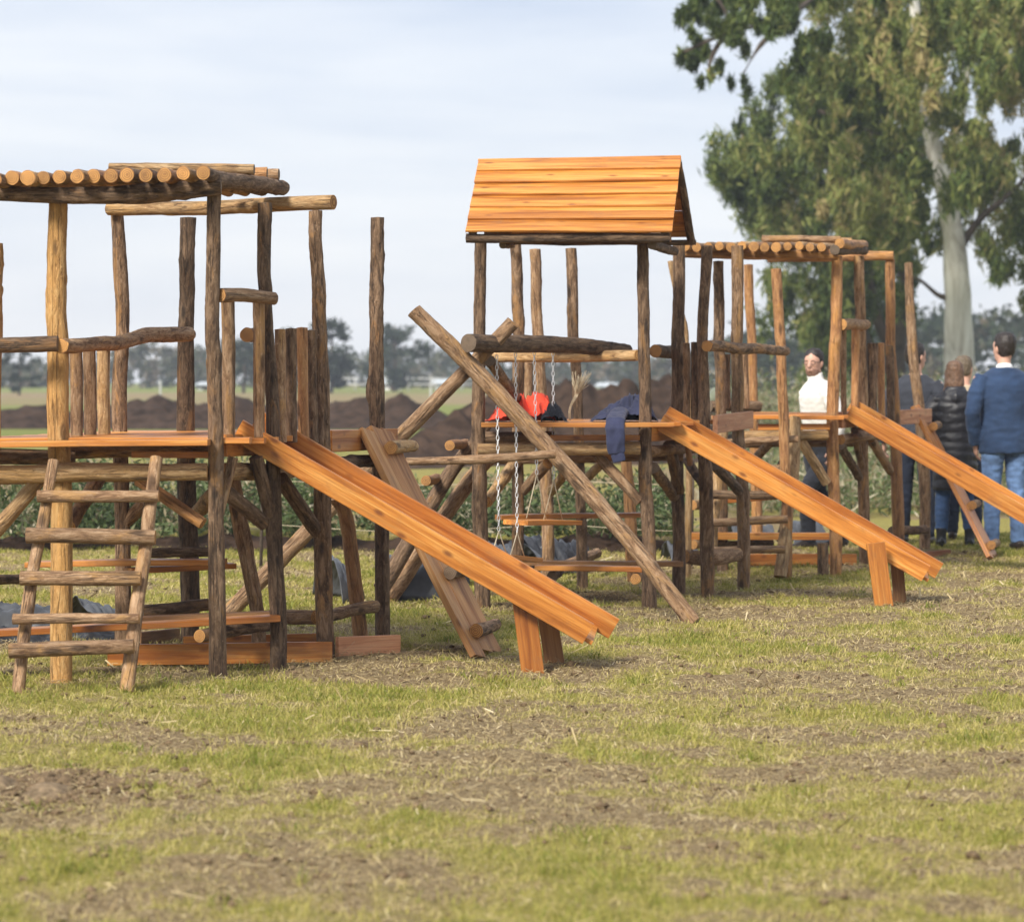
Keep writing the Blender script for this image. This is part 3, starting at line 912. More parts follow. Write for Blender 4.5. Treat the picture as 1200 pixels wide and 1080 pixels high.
# grey plastic sheeting scraps behind the towers
M['plastic'] = m_plain('grey_plastic_sheet', (.062, .066, .073), .42, 9, .35, .01)
M['plastic_dark'] = m_plain('black_plastic_sheet', (.02, .021, .025), .35, 9, .4, .01)


def SHEET(px, py, d, wpx, hpx, arc, yaw, amp, m, label, curl=0.0, seed=1.0):
    """a curved, crumpled piece of stiff sheeting resting on the ground (arc: how far it bends over)"""
    c = W(px, py, d); c.z = 0
    w = wpx * d / F; h = hpx * d / F
    nu, nv = 30, 24
    vs, fs = [], []
    for side in (0, 1):
        for i in range(nu + 1):
            for j in range(nv + 1):
                u = i / nu - .5; a = (j / nv - .5) * arc
                r = h / (1 - math.cos(arc / 2)) if arc > 1 else h
                taper = 1 - curl * (i / nu)
                y = math.sin(a) * r * taper; z = (math.cos(a) - math.cos(arc / 2)) * r * taper
                n = 1.3 * (.5 - 2 * abs(mnoise.noise(V(u * 5 + seed, a * 2.2, seed)))) + .6 * mnoise.noise(V(u * 11, a * 5 + seed, 2))
                p = V(u * w, y, max(z, 0) + n * amp * (.3 + min(1, z / max(h, .01))))
                nn = V(0, math.sin(a), math.cos(a))
                vs.append(p - nn * (.004 * side))
    k = (nu + 1) * (nv + 1)
    for i in range(nu):
        for j in range(nv):
            q = i * (nv + 1) + j
            fs.append((q, q + 1, q + nv + 2, q + nv + 1)); fs.append((k + q, k + q + nv + 1, k + q + nv + 2, k + q + 1))
    rim = [i * (nv + 1) for i in range(nu + 1)] + [nu * (nv + 1) + j for j in range(1, nv + 1)] + [i * (nv + 1) + nv for i in range(nu - 1, -1, -1)] + [j for j in range(nv - 1, 0, -1)]
    for a, b in zip(rim, rim[1:] + rim[:1]): fs.append((a, b, k + b, k + a))
    o = link('plastic_sheet', pymesh('plastic_sheet', vs, fs), M[m], None, Matrix.Translation(c) @ Matrix.Rotation(yaw, 4, 'Z'))
    return tag(o, label, 'plastic sheet', 'scraps of plastic sheeting on the grass')


SHEET(18, 748, 16.9, 130, 42, 2.6, .15, .035, 'plastic', 'crumpled grey sheet on the grass seen through the nearest ladder', .2, 2)
SHEET(5, 728, 17.4, 60, 30, 3.0, -.4, .04, 'plastic_dark', 'black sheet curled behind the foot of the ladder at the left edge', .2, 5)
SHEET(112, 730, 17.6, 64, 36, 2.2, .7, .03, 'plastic', 'blue grey sheet with a pointed fold right of the thick yellow post', .5, 7)
SHEET(70, 752, 16.6, 150, 16, 2.4, .05, .03, 'plastic_dark', 'long low dark strip of sheeting lying behind the ladder rungs', .3, 9)
SHEET(401, 700, 19.9, 36, 54, 2.5, .3, .02, 'plastic', 'short upright curl of grey sheet beside the leaning orange post', .5, 11)
SHEET(488, 698, 20.1, 92, 50, 2.9, .05, .02, 'plastic', 'rounded grey sheet bulging like a cushion behind the climbing ramp', .1, 13)
SHEET(505, 678, 21.0, 70, 44, 2.6, .3, .04, 'plastic_dark', 'black sheet peeping over the rounded grey one behind the climbing ramp', .2, 15)
SHEET(588, 648, 22.5, 40, 34, 1.9, .2, .03, 'plastic', 'blue grey upright sheet behind the lower swing ropes', .2, 17)
SHEET(642, 650, 22.8, 84, 38, 2.2, .5, .06, 'plastic_dark', 'dark torn sheeting under the plank bench of the gabled tower', .3, 19)
SHEET(628, 648, 22.4, 26, 34, 1.8, .3, .02, 'plastic', 'narrow pale grey flap standing before the dark torn sheeting', .6, 21)
SHEET(940, 620, 26.5, 42, 26, 2.4, .2, .02, 'plastic', 'grey sheet arched low on the grass behind the far tower ladder', .1, 23)
SHEET(880, 610, 27.5, 50, 16, 2.4, .1, .02, 'plastic', 'pale low sheet behind the rungs of the far tower ladder', .2, 25)
SHEET(798, 645, 24.0, 36, 20, 2.0, .15, .03, 'plastic', 'small grey curl of sheet between the gabled tower and the far tower', .3, 27)
# short cut logs lying about
for (a, b, w, mm, lab) in (((660, 664, 21.6), (700, 648, 22.2), 12, 'G', 'short grey bark log lying tilted on the grass under the gabled tower'),
                           ((832, 476, 24.4), (890, 476, 24.6), 13, 'G', 'thick grey log laid across the deck of the far tower')):
    o = LOG(None, 'cut_log', [a, b], w, mm, 1.5); tag(o, lab, 'log')
    if a[1] > 600: o.matrix_basis.translation.z += .0
s = Sk()
s.loft([(W(828, 470, 25.0), .05, .04), (W(838, 465, 25.0), .12, .07), (W(850, 464, 25.0), .12, .07), (W(858, 470, 25.0), .04, .03)], 16, V(0, 1, 0))
me = s.mesh('sack', .012, 2); crease(me, .012, 9, 4)
tag(link('sack', me, m_cloth('green_grey_sack', (.16, .18, .13))), 'green grey sack lying behind the log on the far tower deck', 'sack')

# ================================================================== PEOPLE
M['skin'] = m_plain('skin', (.58, .33, .24), .55, 14, .1)
M['hair_dark'] = m_plain('dark_hair', (.022, .015, .012), .5, 60, .5, .01)
M['hair_brown'] = m_plain('brown_hair', (.145, .08, .045), .5, 60, .5, .01)
M['hair_fair'] = m_plain('fair_grey_hair', (.13, .095, .06), .6, 60, .4, .01)
M['blazer'] = m_cloth('blue_blazer_cloth', (.018, .042, .10), .2, 300, .25)
M['jeans'] = m_cloth('washed_denim', (.11, .19, .36), .2, 300, .45)
M['jeans_dark'] = m_cloth('dark_denim', (.012, .019, .04), .2, 300, .3)
M['jeans_blue'] = m_cloth('blue_denim', (.035, .075, .17), .2, 300, .35)
M['puffer'] = m_cloth('black_puffer_cloth', (.012, .012, .016), .1, 120, .3); M['puffer'].node_tree.nodes['Principled BSDF'].inputs['Roughness'].default_value = .5
M['charcoal'] = m_cloth('charcoal_jacket_cloth', (.03, .034, .046), .2)
M['beige'] = m_cloth('beige_coat_cloth', (.52, .42, .29), .2)
M['cream'] = m_cloth('cream_knit', (.80, .77, .72), .2, 250, .08)
M['stubble'] = m_plain('short_beard', (.27, .150, .105), .8, 90, .35)
M['shoe'] = m_plain('dark_leather', (.03, .02, .015), .4)
M['boot'] = m_plain('black_boot', (.012, .012, .013), .45)
M['shirt'] = m_plain('white_shirt', (.8, .8, .8), .8)
M['glass'] = m_plain('dark_frame', (.02, .02, .02), .3)


def person(px, d, H, face, label, hair, hair_len, top, bottom, shoes, pose=None, hem=.80, puffy=0, hood=False, collar=None, turtleneck=False, look=0.0, glasses=False, boots=False, slim=1.0):
    p = dict(kneeL=(-.10, .02), ankL=(-.115, 0.), kneeR=(.10, .02), ankR=(.115, 0.), elL=(-.29, -.02, 1.14), wrL=(-.29, .06, .90), elR=(.29, -.02, 1.14), wrR=(.29, .06, .90), lean=0.0)
    if pose: p.update(pose)
    k = H / 1.78
    root = thing('person', V((px - 600) * d / F, d, 0), label, 'person', 'people standing beyond the play towers')
    root.rotation_euler = (0, 0, face); root.scale = (k, k, k)
    mw = wmat(root)
    ln = p['lean']; hx = 0.0

    def T(z): return ln * max(0, z - .9)
    w = slim
    # ---- body: one continuous surface
    b = Sk()
    for sx, kn, an in ((-1, p['kneeL'], p['ankL']), (1, p['kneeR'], p['ankR'])):
        b.loft([((sx * .09, 0, .95), .085, .09), ((sx * .095, .0, .80), .082, .088), ((kn[0], kn[1], .50), .055, .06), ((kn[0] * .5 + an[0] * .5, kn[1] * .4 + an[1] * .6 - .015, .33), .052, .057), ((an[0], an[1], .09), .036, .04), ((an[0], an[1], .04), .04, .05)])
        b.loft([((an[0], an[1] - .06, .045), .035, .035), ((an[0], an[1] + .02, .05), .042, .045), ((an[0] * 1.05, an[1] + .12, .035), .043, .03), ((an[0] * 1.08, an[1] + .18, .028), .03, .02)], 14)
    tor = [(.86, .15, .10), (.95, .165, .115), (1.08, .145 * w, .105), (1.22, .16 * w, .115), (1.36, .175 * w, .115), (1.44, .15 * w, .095), (1.50, .075, .07)]
    b.loft([((0, T(z), z), rx, ry) for z, rx, ry in tor])
    b.loft([((0, T(1.46), 1.46), .058, .06), ((0, T(1.52) + .005, 1.53), .053, .057), ((0, T(1.58) + .015, 1.60), .055, .06)])
    hc = V(0, T(1.66) + .02, 1.66)
    Rl = Matrix.Rotation(look, 3, 'Z')

    def HD(x, y, z): q = Rl @ V(x, y, z); return (hc.x + q.x, hc.y + q.y, hc.z + q.z)
    h = Sk()
    ref = Rl @ V(1, 0, 0)
    h.loft([(HD(0, .035, -.115), .035, .03), (HD(0, .028, -.10), .052, .055), (HD(0, .012, -.065), .064, .078), (HD(0, .004, -.02), .072, .092), (HD(0, 0, .03), .076, .098), (HD(0, -.005, .075), .066, .085), (HD(0, -.008, .105), .042, .055), (HD(0, -.008, .117), .012, .015)], 20, ref)
    h.loft([(HD(0, .092, .012), .010, .008), (HD(0, .103, -.012), .013, .013), (HD(0, .110, -.030), .017, .016), (HD(0, .094, -.040), .014, .008)], 10, ref)
    h.loft([(HD(-.024, .083, -.064), .006, .008), (HD(0, .094, -.062), .012, .012), (HD(.024, .083, -.064), .006, .008)], 10, V(0, 0, 1))
    h.loft([(HD(-.045, .076, .020), .007, .008), (HD(0, .088, .022), .009, .009), (HD(.045, .076, .020), .007, .008)], 10, V(0, 0, 1))
    for sx in (-1, 1):
        h.loft([(HD(sx * .072, -.005, -.035), .008, .012), (HD(sx * .080, -.008, -.01), .009, .02), (HD(sx * .080, -.012, .018), .008, .016), (HD(sx * .074, -.008, .03), .006, .008)], 10, ref)
    b.v, b.f = b.v + h.v, b.f + [tuple(i + len(b.v) for i in f) for f in h.f]
    arms = []
    for sx, el, wr in ((-1, p['elL'], p['wrL']), (1, p['elR'], p['wrR'])):
        sh = V(sx * .185 * w, T(1.42), 1.42); el = V(*el); wr = V(*wr)
        el.y += T(el.z); wr.y += T(wr.z)
        b.loft([(sh, .055, .06), (sh.lerp(el, .5), .046, .05), (el, .038, .042), (el.lerp(wr, .3), .04, .042), (wr, .026, .03)], 14)
        arms.append((sh, el, wr))
        dr = (wr - el).normalized(); fw = V(0, 1, 0); pn = dr.cross(fw).normalized()
        fw = pn.cross(dr).normalized()
        hb = wr + dr * .085
        b.loft([(wr, .022, .030), (wr + dr * .03, .018, .038), (wr + dr * .07, .017, .042), (hb, .014, .038)], 14, pn)
        inw = V(-sx, 0, 0)
        for q, (off, fl) in enumerate(((.030, .068), (.010, .078), (-.010, .072), (-.029, .056))):
            r0 = hb + fw * off - dr * .012
            k1 = r0 + dr * fl * .5 + inw * .006; k2 = k1 + dr * fl * .32 + inw * .016; k3 = k2 + dr * fl * .25 + inw * .022
            b.loft([(r0, .0095), (k1, .009), (k2, .0085), (k3, .0065)], 8, pn)
        th = wr + dr * .03 + fw * .03
        b.loft([(th, .012), (th + fw * .026 + dr * .030 + inw * .01, .0105), (th + fw * .032 + dr * .062 + inw * .016, .008)], 8, pn)
    link('body', b.mesh('body', .0085, 2), M['skin'], root, mw)
    # ---- trousers
    t = Sk()
    for sx, kn, an in ((-1, p['kneeL'], p['ankL']), (1, p['kneeR'], p['ankR'])):
        t.loft([((sx * .088, 0, .96), .098, .108), ((sx * .098, .0, .80), .094, .10), ((kn[0], kn[1], .52), .07, .075), ((kn[0] * .5 + an[0] * .5, kn[1] * .4 + an[1] * .6 - .01, .32), .064, .07), ((an[0], an[1] - .005, .07 if not boots else .17), .056, .062)])
    t.loft([((0, 0, .84), .155, .10), ((0, 0, .92), .178, .125), ((0, T(1.02), 1.03), .155, .115)])
    me = t.mesh('trousers', .010, 3); crease(me, .009, 9, px * .1, (1, 1, 1.7))
    link('trousers', me, M[bottom], root, mw)
    for sx, an in ((-1, p['ankL']), (1, p['ankR'])):
        q = Sk()
        q.loft([((an[0], an[1] - .085, .04), .030, .035), ((an[0], an[1] - .04, .05), .044, .05), ((an[0], an[1] + .04, .05), .048, .05), ((an[0] * 1.05, an[1] + .13, .035), .047, .034), ((an[0] * 1.08, an[1] + .20, .026), .03, .022)], 14)
        if boots: q.loft([((an[0], an[1] - .01, .03), .05, .06), ((an[0], an[1] - .01, .13), .05, .056), ((an[0], an[1] - .012, .19), .055, .06)], 14)
        link('boot' if boots else 'shoe', q.mesh('shoe', .008, 2), M[shoes], root, mw)
    # ---- jacket or sweater
    j = Sk(); g = .014 + puffy
    rings = [(hem, .175 * w, .128)] + ([(.92, .178 * w, .13)] if hem < .88 else []) + [(1.08, .158 * w, .12), (1.22, .172 * w, .13), (1.36, .188 * w, .130), (1.44, .160 * w, .105), (1.50, .085, .082)]
    j.loft([((0, T(z), z), rx + g, ry + g) for z, rx, ry in rings], 24)
    for sh, el, wr in arms:
        j.loft([(sh + V(-.03 * math.copysign(1, sh.x), 0, .0), .065 + g * .6, .075 + g * .6), (sh.lerp(el, .45), .06 + g * .7, .066 + g * .7), (el, .052 + g * .7, .056 + g * .7), (el.lerp(wr, .5), .048 + g * .7, .05 + g * .7), (el.lerp(wr, .97), .041 + g * .5, .043 + g * .5)], 16)
    if hood:
        j.loft([((-.10, T(1.46) - .05, 1.47), .05, .05), ((0, T(1.44) - .12, 1.43), .085, .055), ((.10, T(1.46) - .05, 1.47), .05, .05)], 14, V(0, 0, 1))
        j.loft([((0, T(1.5) - .02, 1.46), .115, .105), ((0, T(1.54) - .02, 1.54), .095, .09)])
    if turtleneck: j.loft([((0, T(1.48), 1.47), .078, .08), ((0, T(1.53) + .008, 1.53), .068, .072), ((0, T(1.56) + .012, 1.57), .066, .070)])
    me = j.mesh('jacket', .010, 3)
    if puffy:
        nrm = [v.normal.copy() for v in me.vertices]
        for v, n in zip(me.vertices, nrm):
            v.co += n * .007 * (abs(math.sin(v.co.z * 34 + .6 * mnoise.noise(v.co * 5))) - .5)
        me.update()
    crease(me, .0065, 8, px * .3, (1, 1, 1.6))
    jk = link('sweater' if turtleneck else 'coat' if puffy else 'jacket', me, M[top], root, mw)
    if collar:
        c = Sk(); c.loft([((0, T(1.5), 1.49), .075, .078), ((0, T(1.53) + .008, 1.53), .062, .066)])
        link('shirt_collar', c.mesh('shirt_collar', .008, 1), M[collar], root, mw)
    # ---- hair
    q = Sk()
    q.loft([(HD(0, -.045, -.07 - hair_len * .4), .045 + hair_len * .25, .03 + hair_len * .1), (HD(0, -.035, -.045), .072, .062), (HD(0, -.028, .0), .082, .078), (HD(0, -.020, .04), .086, .092), (HD(0, -.013, .085), .078, .096), (HD(0, -.007, .120), .055, .072), (HD(0, -.008, .134), .016, .022)], 20, ref)
    if hair_len > .2:
        q.loft([(HD(0, -.05, -.16), .085, .05), (HD(0, -.045, -.10), .097, .066), (HD(0, -.03, -.04), .092, .08), (HD(0, -.015, .04), .09, .095)], 18, ref)
    me = q.mesh('hair', .008, 2); crease(me, .006, 30, 2, (1, 1, .4))
    link('hair', me, M[hair], root, mw)
    if glasses:
        q = Sk()
        q.loft([(HD(0, .037, -.121), .034, .030), (HD(0, .029, -.100), .0545, .059), (HD(0, .016, -.074), .0645, .0785), (HD(0, .010, -.058), .062, .072)], 20, ref)
        link('beard', q.mesh('beard', .007, 1), M['stubble'], root, mw)
        gp = []
        for sx in (-1, 1):
            gp.append(([V(*HD(sx * .034 + .022 * math.cos(a), .094, .006 + .018 * math.sin(a))) for a in [i / 10 * math.tau for i in range(11)]], .0025))
            gp.append(([V(*HD(sx * .056, .092, .008)), V(*HD(sx * .078, .0, .008))], .0025))
        link('glasses', tube_mesh('glasses', gp), M['glass'], root, mw)
    return root


person(1177, 25.4, 1.79, R(6), 'man seen from behind in a blue blazer and washed jeans at the right edge', 'hair_dark', .0, 'blazer', 'jeans', 'shoe',
       dict(elL=(-.285, -.06, 1.13), wrL=(-.235, .04, .87), elR=(.29, -.05, 1.13), wrR=(.24, .05, .87), ankL=(-.10, 0.02), kneeL=(-.10, .03)), hem=.80, collar='shirt', look=R(28), slim=1.12)
person(1119, 25.9, 1.56, R(-4), 'woman seen from behind in a long black puffer coat, skinny jeans and ankle boots', 'hair_brown', .25, 'puffer', 'jeans_blue', 'boot',
       dict(ankL=(-.13, 0), kneeL=(-.115, .03), ankR=(.14, .0), kneeR=(.11, .03), wrL=(-.22, .10, .95), wrR=(.22, .10, .95)), hem=.55, puffy=.022, hood=True, boots=True, look=R(-12))
person(1130, 27.0, 1.61, R(-12), 'fair haired person in a beige jacket mostly hidden behind the woman in black', 'hair_fair', .0, 'beige', 'jeans_dark', 'shoe', dict(), hem=.80, look=R(-25))
person(1073, 26.3, 1.72, R(-15), 'man in a charcoal jacket and dark jeans partly hidden by the farthest tower post', 'hair_dark', .0, 'charcoal', 'jeans_dark', 'shoe', dict(elR=(.30, -.05, 1.14), wrR=(.22, .06, .92)), hem=.82, look=R(-38))
person(962, 25.6, 1.66, R(118), 'man in a cream turtleneck and glasses walking left behind the far tower', 'hair_dark', .0, 'cream', 'black_cloth', 'shoe',
       dict(kneeL=(-.09, .22), ankL=(-.09, .20), kneeR=(.09, -.03), ankR=(.09, -.26), lean=.08, elR=(.24, -.16, 1.16), wrR=(.22, -.12, .92)), hem=.93, turtleneck=True, look=R(35), glasses=True)

# ================================================================== GROUND
def gz(x, y):
    """height of the turf"""
    near = np.clip((60 - y) / 30, 0, 1)
    return ((fbm(x, y, 1.3, 4) - .5) * .07 + (fbm(x + 9, y, 6, 3) - .5) * .05) * near


BLOBS = []       # (px, py, rx px, ry px, amount): worn (-) or lush (+) turf


def blob(px, py, rx, ry, a):
    d = D(py); BLOBS.append(((px - 600) * d / F, d, rx * d / F, D(py - ry) - d, a))


for q in ((30, 930, 110, 28, -.6), (620, 920, 170, 30, -.42), (1010, 790, 240, 24, -.34), (700, 985, 200, 25, -.3), (330, 1000, 150, 22, -.3), (900, 860, 120, 16, -.15), (200, 950, 90, 12, .25), (310, 898, 150, 16, .42),
          (560, 872, 170, 12, .35), (400, 830, 330, 14, .18), (1000, 850, 150, 10, .2), (60, 1020, 120, 20, .15), (880, 985, 150, 20, .25), (150, 1060, 260, 14, .2), (700, 755, 200, 12, .18),
          (330, 780, 240, 12, -.3), (850, 720, 160, 10, -.35), (640, 700, 200, 10, -.3), (1040, 735, 160, 9, -.25), (520, 715, 120, 8, .3), (640, 775, 90, 8, -.55), (1080, 705, 80, 7, -.5), (440, 790, 200, 8, -.45), (200, 800, 160, 8, -.3), (740, 722, 110, 7, -.45), (690, 685, 120, 8, .25), (920, 680, 100, 7, .3), (1130, 620, 120, 20, .45)):
    blob(*q)


def lush(x, y):
    g = .54 + (fbm(x, y * .8, .8, 4) - .5) * .75 + (fbm(x + 50, y, 3.2, 4) - .5) * 1.7
    for (bx, by, rx, ry, a) in BLOBS:
        g = g + .72 * a * np.exp(-(((x - bx) / rx) ** 2 + ((y - by) / ry) ** 2))
    return np.clip(g, 0, 1)


def axis(lo, a, b, hi, step, n):
    mid = np.arange(a, b, step)
    t = np.linspace(0, 1, n + 1)[1:]
    up = b + (hi - b) * t ** 3.2
    dn = a - (a - lo) * t ** 3.2
    return np.concatenate([dn[::-1], mid, [b], up])


xs = axis(-380, -6.5, 6.5, 380, .06, 46); ys = axis(-30, 6.5, 29, 470, .06, 60)
X, Y = np.meshgrid(xs, ys, indexing='ij')
Zg = gz(X, Y)
nx, ny = X.shape
idx = np.arange(nx * ny).reshape(nx, ny)
quads = np.stack([idx[:-1, :-1], idx[1:, :-1], idx[1:, 1:], idx[:-1, 1:]], -1).reshape(-1, 4)
me = npmesh('ground', np.stack([X, Y, Zg], -1).reshape(-1, 3), quads, smooth=True)
at = me.attributes.new('lush', 'FLOAT', 'POINT')
LU = lush(X, Y); far = np.clip((Y - 45) / 30, 0, 1)
LU = LU * (1 - far) + far * np.clip(.78 + (fbm(X, Y, .02, 3) - .5) * 1.6, 0, 1)
af = me.attributes.new('far', 'FLOAT', 'POINT'); af.data.foreach_set('value', far.astype(np.float32).ravel())
at = me.attributes['lush']
at.data.foreach_set('value', LU.astype(np.float32).ravel())
m, nt, b = mat('turf_soil')
a = nd(nt, 'ShaderNodeAttribute', attribute_name='lush')
tc = nd(nt, 'ShaderNodeTexCoord')
n1 = noise(nt, tc.outputs['Object'], 9, 6, .7); n2 = noise(nt, tc.outputs['Object'], 55, 5, .7); n3 = noise(nt, mapping(nt, tc.outputs['Object'], (90, 30, 60)), 1, 3, .6)
f = mth(nt, 'ADD', a.outputs['Fac'], mth(nt, 'MULTIPLY', mth(nt, 'SUBTRACT', n1, .5), 1.1))
soil = ramp(nt, n2, [(.3, (.085, .055, .028)), (.48, (.25, .18, .095)), (.7, (.46, .365, .205))])
grass = ramp(nt, n2, [(.3, (.11, .095, .024)), (.5, (.31, .27, .07)), (.72, (.50, .42, .16))])
fa = nd(nt, 'ShaderNodeAttribute', attribute_name='far')
grass = mix(nt, mth(nt, 'MULTIPLY', fa.outputs['Fac'], .75), grass, (.15, .20, .045))
c = mix(nt, ramp(nt, f, [(.38, (0, 0, 0)), (.66, (1, 1, 1))]), soil, grass)
c = mix(nt, ramp(nt, n3, [(.60, (0, 0, 0)), (.70, (.6, .6, .6))]), c, (.42, .35, .21))
nt.links.new(c, b.inputs['Base Color']); b.inputs['Roughness'].default_value = .95; b.inputs['Specular IOR Level'].default_value = .15
bump(nt, b, mth(nt, 'ADD', n2, n1), .9, .03)
g = link('ground', me, m); tag(g, kind='structure')


def scatter(n, y0, y1, extra=.7, ypow=1.0):
    y = y0 + (y1 - y0) * rng.random(n) ** ypow
    x = (rng.random(n) * 2 - 1) * (y / 6 + extra)
    return x, y


def blades(name, x, y, h, w, lean, tint, mat_, label, z=None):
    n = len(x); z = gz(x, y) if z is None else z
    a = rng.random(n) * 2 * np.pi; la = rng.random(n) * 2 * np.pi
    dx, dy = np.cos(a) * w / 2, np.sin(a) * w / 2
    lx, ly = np.cos(la) * lean * h, np.sin(la) * lean * h
    v = np.zeros((n, 6, 3))
    for k, (f, ww) in enumerate(((0, 1), (.55, .85), (1, .15))):
        bx, by = lx * f ** 1.7, ly * f ** 1.7; bz = h * f * np.sqrt(np.clip(1 - (lean * f) ** 2 * .5, .1, 1))
        v[:, k * 2] = np.stack([x - dx * ww + bx, y - dy * ww + by, z - .004 + bz], -1)
        v[:, k * 2 + 1] = np.stack([x + dx * ww + bx, y + dy * ww + by, z - .004 + bz], -1)
    b = (np.arange(n) * 6)[:, None]
    q = np.concatenate([b + np.array([[0, 1, 3, 2]]), b + np.array([[2, 3, 5, 4]])], 1).reshape(-1, 4)
    o = link(name, npmesh(name, v.reshape(-1, 3), q, np.repeat(tint, 2)), mat_)
    return tag(o, label, 'grass', kind='stuff')


M['grass'] = m_leaf('grass_blades', [(0, (.17, .205, .030)), (.3, (.32, .305, .06)), (.6, (.52, .44, .15)), (1, (.64, .53, .26))], .3)
M['straw'] = m_leaf('dry_straw', [(0, (.15, .10, .05)), (.4, (.33, .25, .12)), (.75, (.50, .40, .21)), (1, (.66, .56, .36))], .1)
x, y = scatter(430000, 7.6, 28, ypow=1.0)
L_ = lush(x, y)
keep = rng.random(len(x)) < np.clip(L_ * 1.5 - .25, .04, 1)
x, y, L_ = x[keep], y[keep], L_[keep]
hh = (.012 + .026 * rng.random(len(x)) ** 1.6) * (.7 + .7 * L_)
blades('grass', x, y, hh,   .0022 + .00022 * (y - 7), .35 + .6 * rng.random(len(x)), np.clip(1.0 - L_ * .85 + rng.normal(0, .2, len(x)), 0, 1), M['grass'], 'short green and yellowing grass over the whole field')
# taller lush tufts
cx, cy = scatter(1500, 7.8, 27)
k = rng.random(len(cx)) < lush(cx, cy) ** 1.5
cx, cy = cx[k], cy[k]
x = np.repeat(cx, 22) + rng.normal(0, .035, len(cx) * 22); y = np.repeat(cy, 22) + rng.normal(0, .035, len(cx) * 22)
blades('grass_tufts', x, y, .02 + .04 * rng.random(len(x)), .0032 + .00026 * (y - 7), .4 + .5 * rng.random(len(x)), np.clip(.2 + np.repeat(rng.normal(0, .18, len(cx)), 22) + rng.normal(0, .12, len(x)), 0, 1), M['grass'], 'thicker green tufts dotted through the mown field')


def straw(name, n, y0, y1, lmin, lmax, wid, lift, mat_, label, thr):
    x, y = scatter(n, y0, y1)
    L_ = lush(x, y)
    k = rng.random(n) < np.clip(thr - L_, .12, 1)
    x, y = x[k], y[k]; n = len(x)
    a = rng.random(n) * 2 * np.pi
    ln = lmin + (lmax - lmin) * rng.random(n) ** 2; w = wid * (.7 + .6 * rng.random(n)) * (1 + .05 * (y - 8))
    dx, dy = np.cos(a) * ln / 2, np.sin(a) * ln / 2; px_, py_ = -np.sin(a) * w / 2, np.cos(a) * w / 2
    z = gz(x, y) + .004 + lift * rng.random(n); t = rng.normal(0, .22, n) * ln
    v = np.stack([np.stack([x - dx - px_, y - dy - py_, z - t], -1), np.stack([x - dx + px_, y - dy + py_, z - t + w * .5], -1),
                  np.stack([x + dx + px_, y + dy + py_, z + t + w * .5], -1), np.stack([x + dx - px_, y + dy - py_, z + t], -1)], 1)
    q = (np.arange(n) * 4)[:, None] + np.arange(4)[None]
    return tag(link(name, npmesh(name, v.reshape(-1, 3), q, np.clip(rng.normal(.5, .22, n), 0, 1)), mat_), label, 'straw', kind='stuff')


straw('straw', 230000, 7.6, 27, .010, .042, .0018, .013, M['straw'], 'dry cut straw scattered over worn turf', 1.0)
straw('straw_stalks', 900, 7.8, 24, .06, .16, .004, .03, M['straw'], 'longer dry stalks lying on the turf', 1.1)
# clods of earth
n = 5200
x, y = scatter(n, 7.8, 26)
k = rng.random(n) < np.clip(1.0 - lush(x, y), 0.03, 1) ** 1.5
x, y = x[k], y[k]
kx = 1300; x = np.concatenate([x, rng.normal(-1.72, .22, kx)]); y = np.concatenate([y, rng.normal(10.72, .24, kx)])
ico = bmesh.new(); bmesh.ops.create_icosphere(ico, subdivisions=1, radius=1)
iv = np.array([v.co[:] for v in ico.verts]); ifc = np.array([[v.index for v in f.verts] for f in ico.faces]); ico.free()
vs = []; fs = []
for i, (a_, b_) in enumerate(zip(x, y)):
    s_ = random.uniform(.005, .016) * (1.6 if random.random() < .08 else 1)
    vs.append(iv * s_ * rng.uniform(.6, 1.3, (12 if len(iv) == 12 else len(iv), 1)) * np.array([1.3, 1.1, .7]) + np.array([a_, b_, float(gz(np.array([a_]), np.array([b_]))[0]) + s_ * .3]))
    fs.append(ifc + i * len(iv))
vs = np.concatenate(vs); fs = np.concatenate(fs)
me = bpy.data.meshes.new('soil_clods'); me.from_pydata(vs.tolist(), [], fs.tolist())
M['earth'] = m_plain('dark_earth', (.046, .029, .020), .97, 3.0, .6, .08, .1)
M['clod'] = m_plain('dry_clod', (.15, .105, .062), .97, 40, .5, .0, .1)
tag(link('soil_clods', me, M['clod']), 'crumbs of dry soil on the bare patches', 'soil', kind='stuff')


# dirt heaps
def MOUND(label, bumps, y0, y1, x0, x1, step, seed, rough=.3):
    xs_ = np.arange(x0, x1, step); ys_ = np.arange(y0, y1, step)
    X, Y = np.meshgrid(xs_, ys_, indexing='ij')
    Z = np.full(X.shape, 0.0)
    for (bx, by, rx, ry, hh) in bumps:
        Z = np.maximum(Z, hh * np.exp(-(((X - bx) / rx) ** 2 + ((Y - by) / ry) ** 2)))
    env = np.clip(Z * 4, 0, 1)
    Z = Z + env * ((fbm(X + seed, Y, .9, 5) - .5) * rough * 2 + (fbm(X, Y + seed, 3.3, 4) - .5) * rough * 1.7) - .09
    nx, ny = X.shape; idx = np.arange(nx * ny).reshape(nx, ny)
    q = np.stack([idx[:-1, :-1], idx[1:, :-1], idx[1:, 1:], idx[:-1, 1:]], -1).reshape(-1, 4)
    o = link('dirt_mound', npmesh('dirt_mound', np.stack([X, Y, Z], -1).reshape(-1, 3), q, smooth=True), M['earth'])
    return tag(o, label, 'dirt mound', kind='structure')


def mb(px, d, top, rx, ry):      # bump seen at px with its top at row `top`
    return ((px - 600) * d / F, d, rx, ry, EYE + (HZ - top) * d / F + .12)


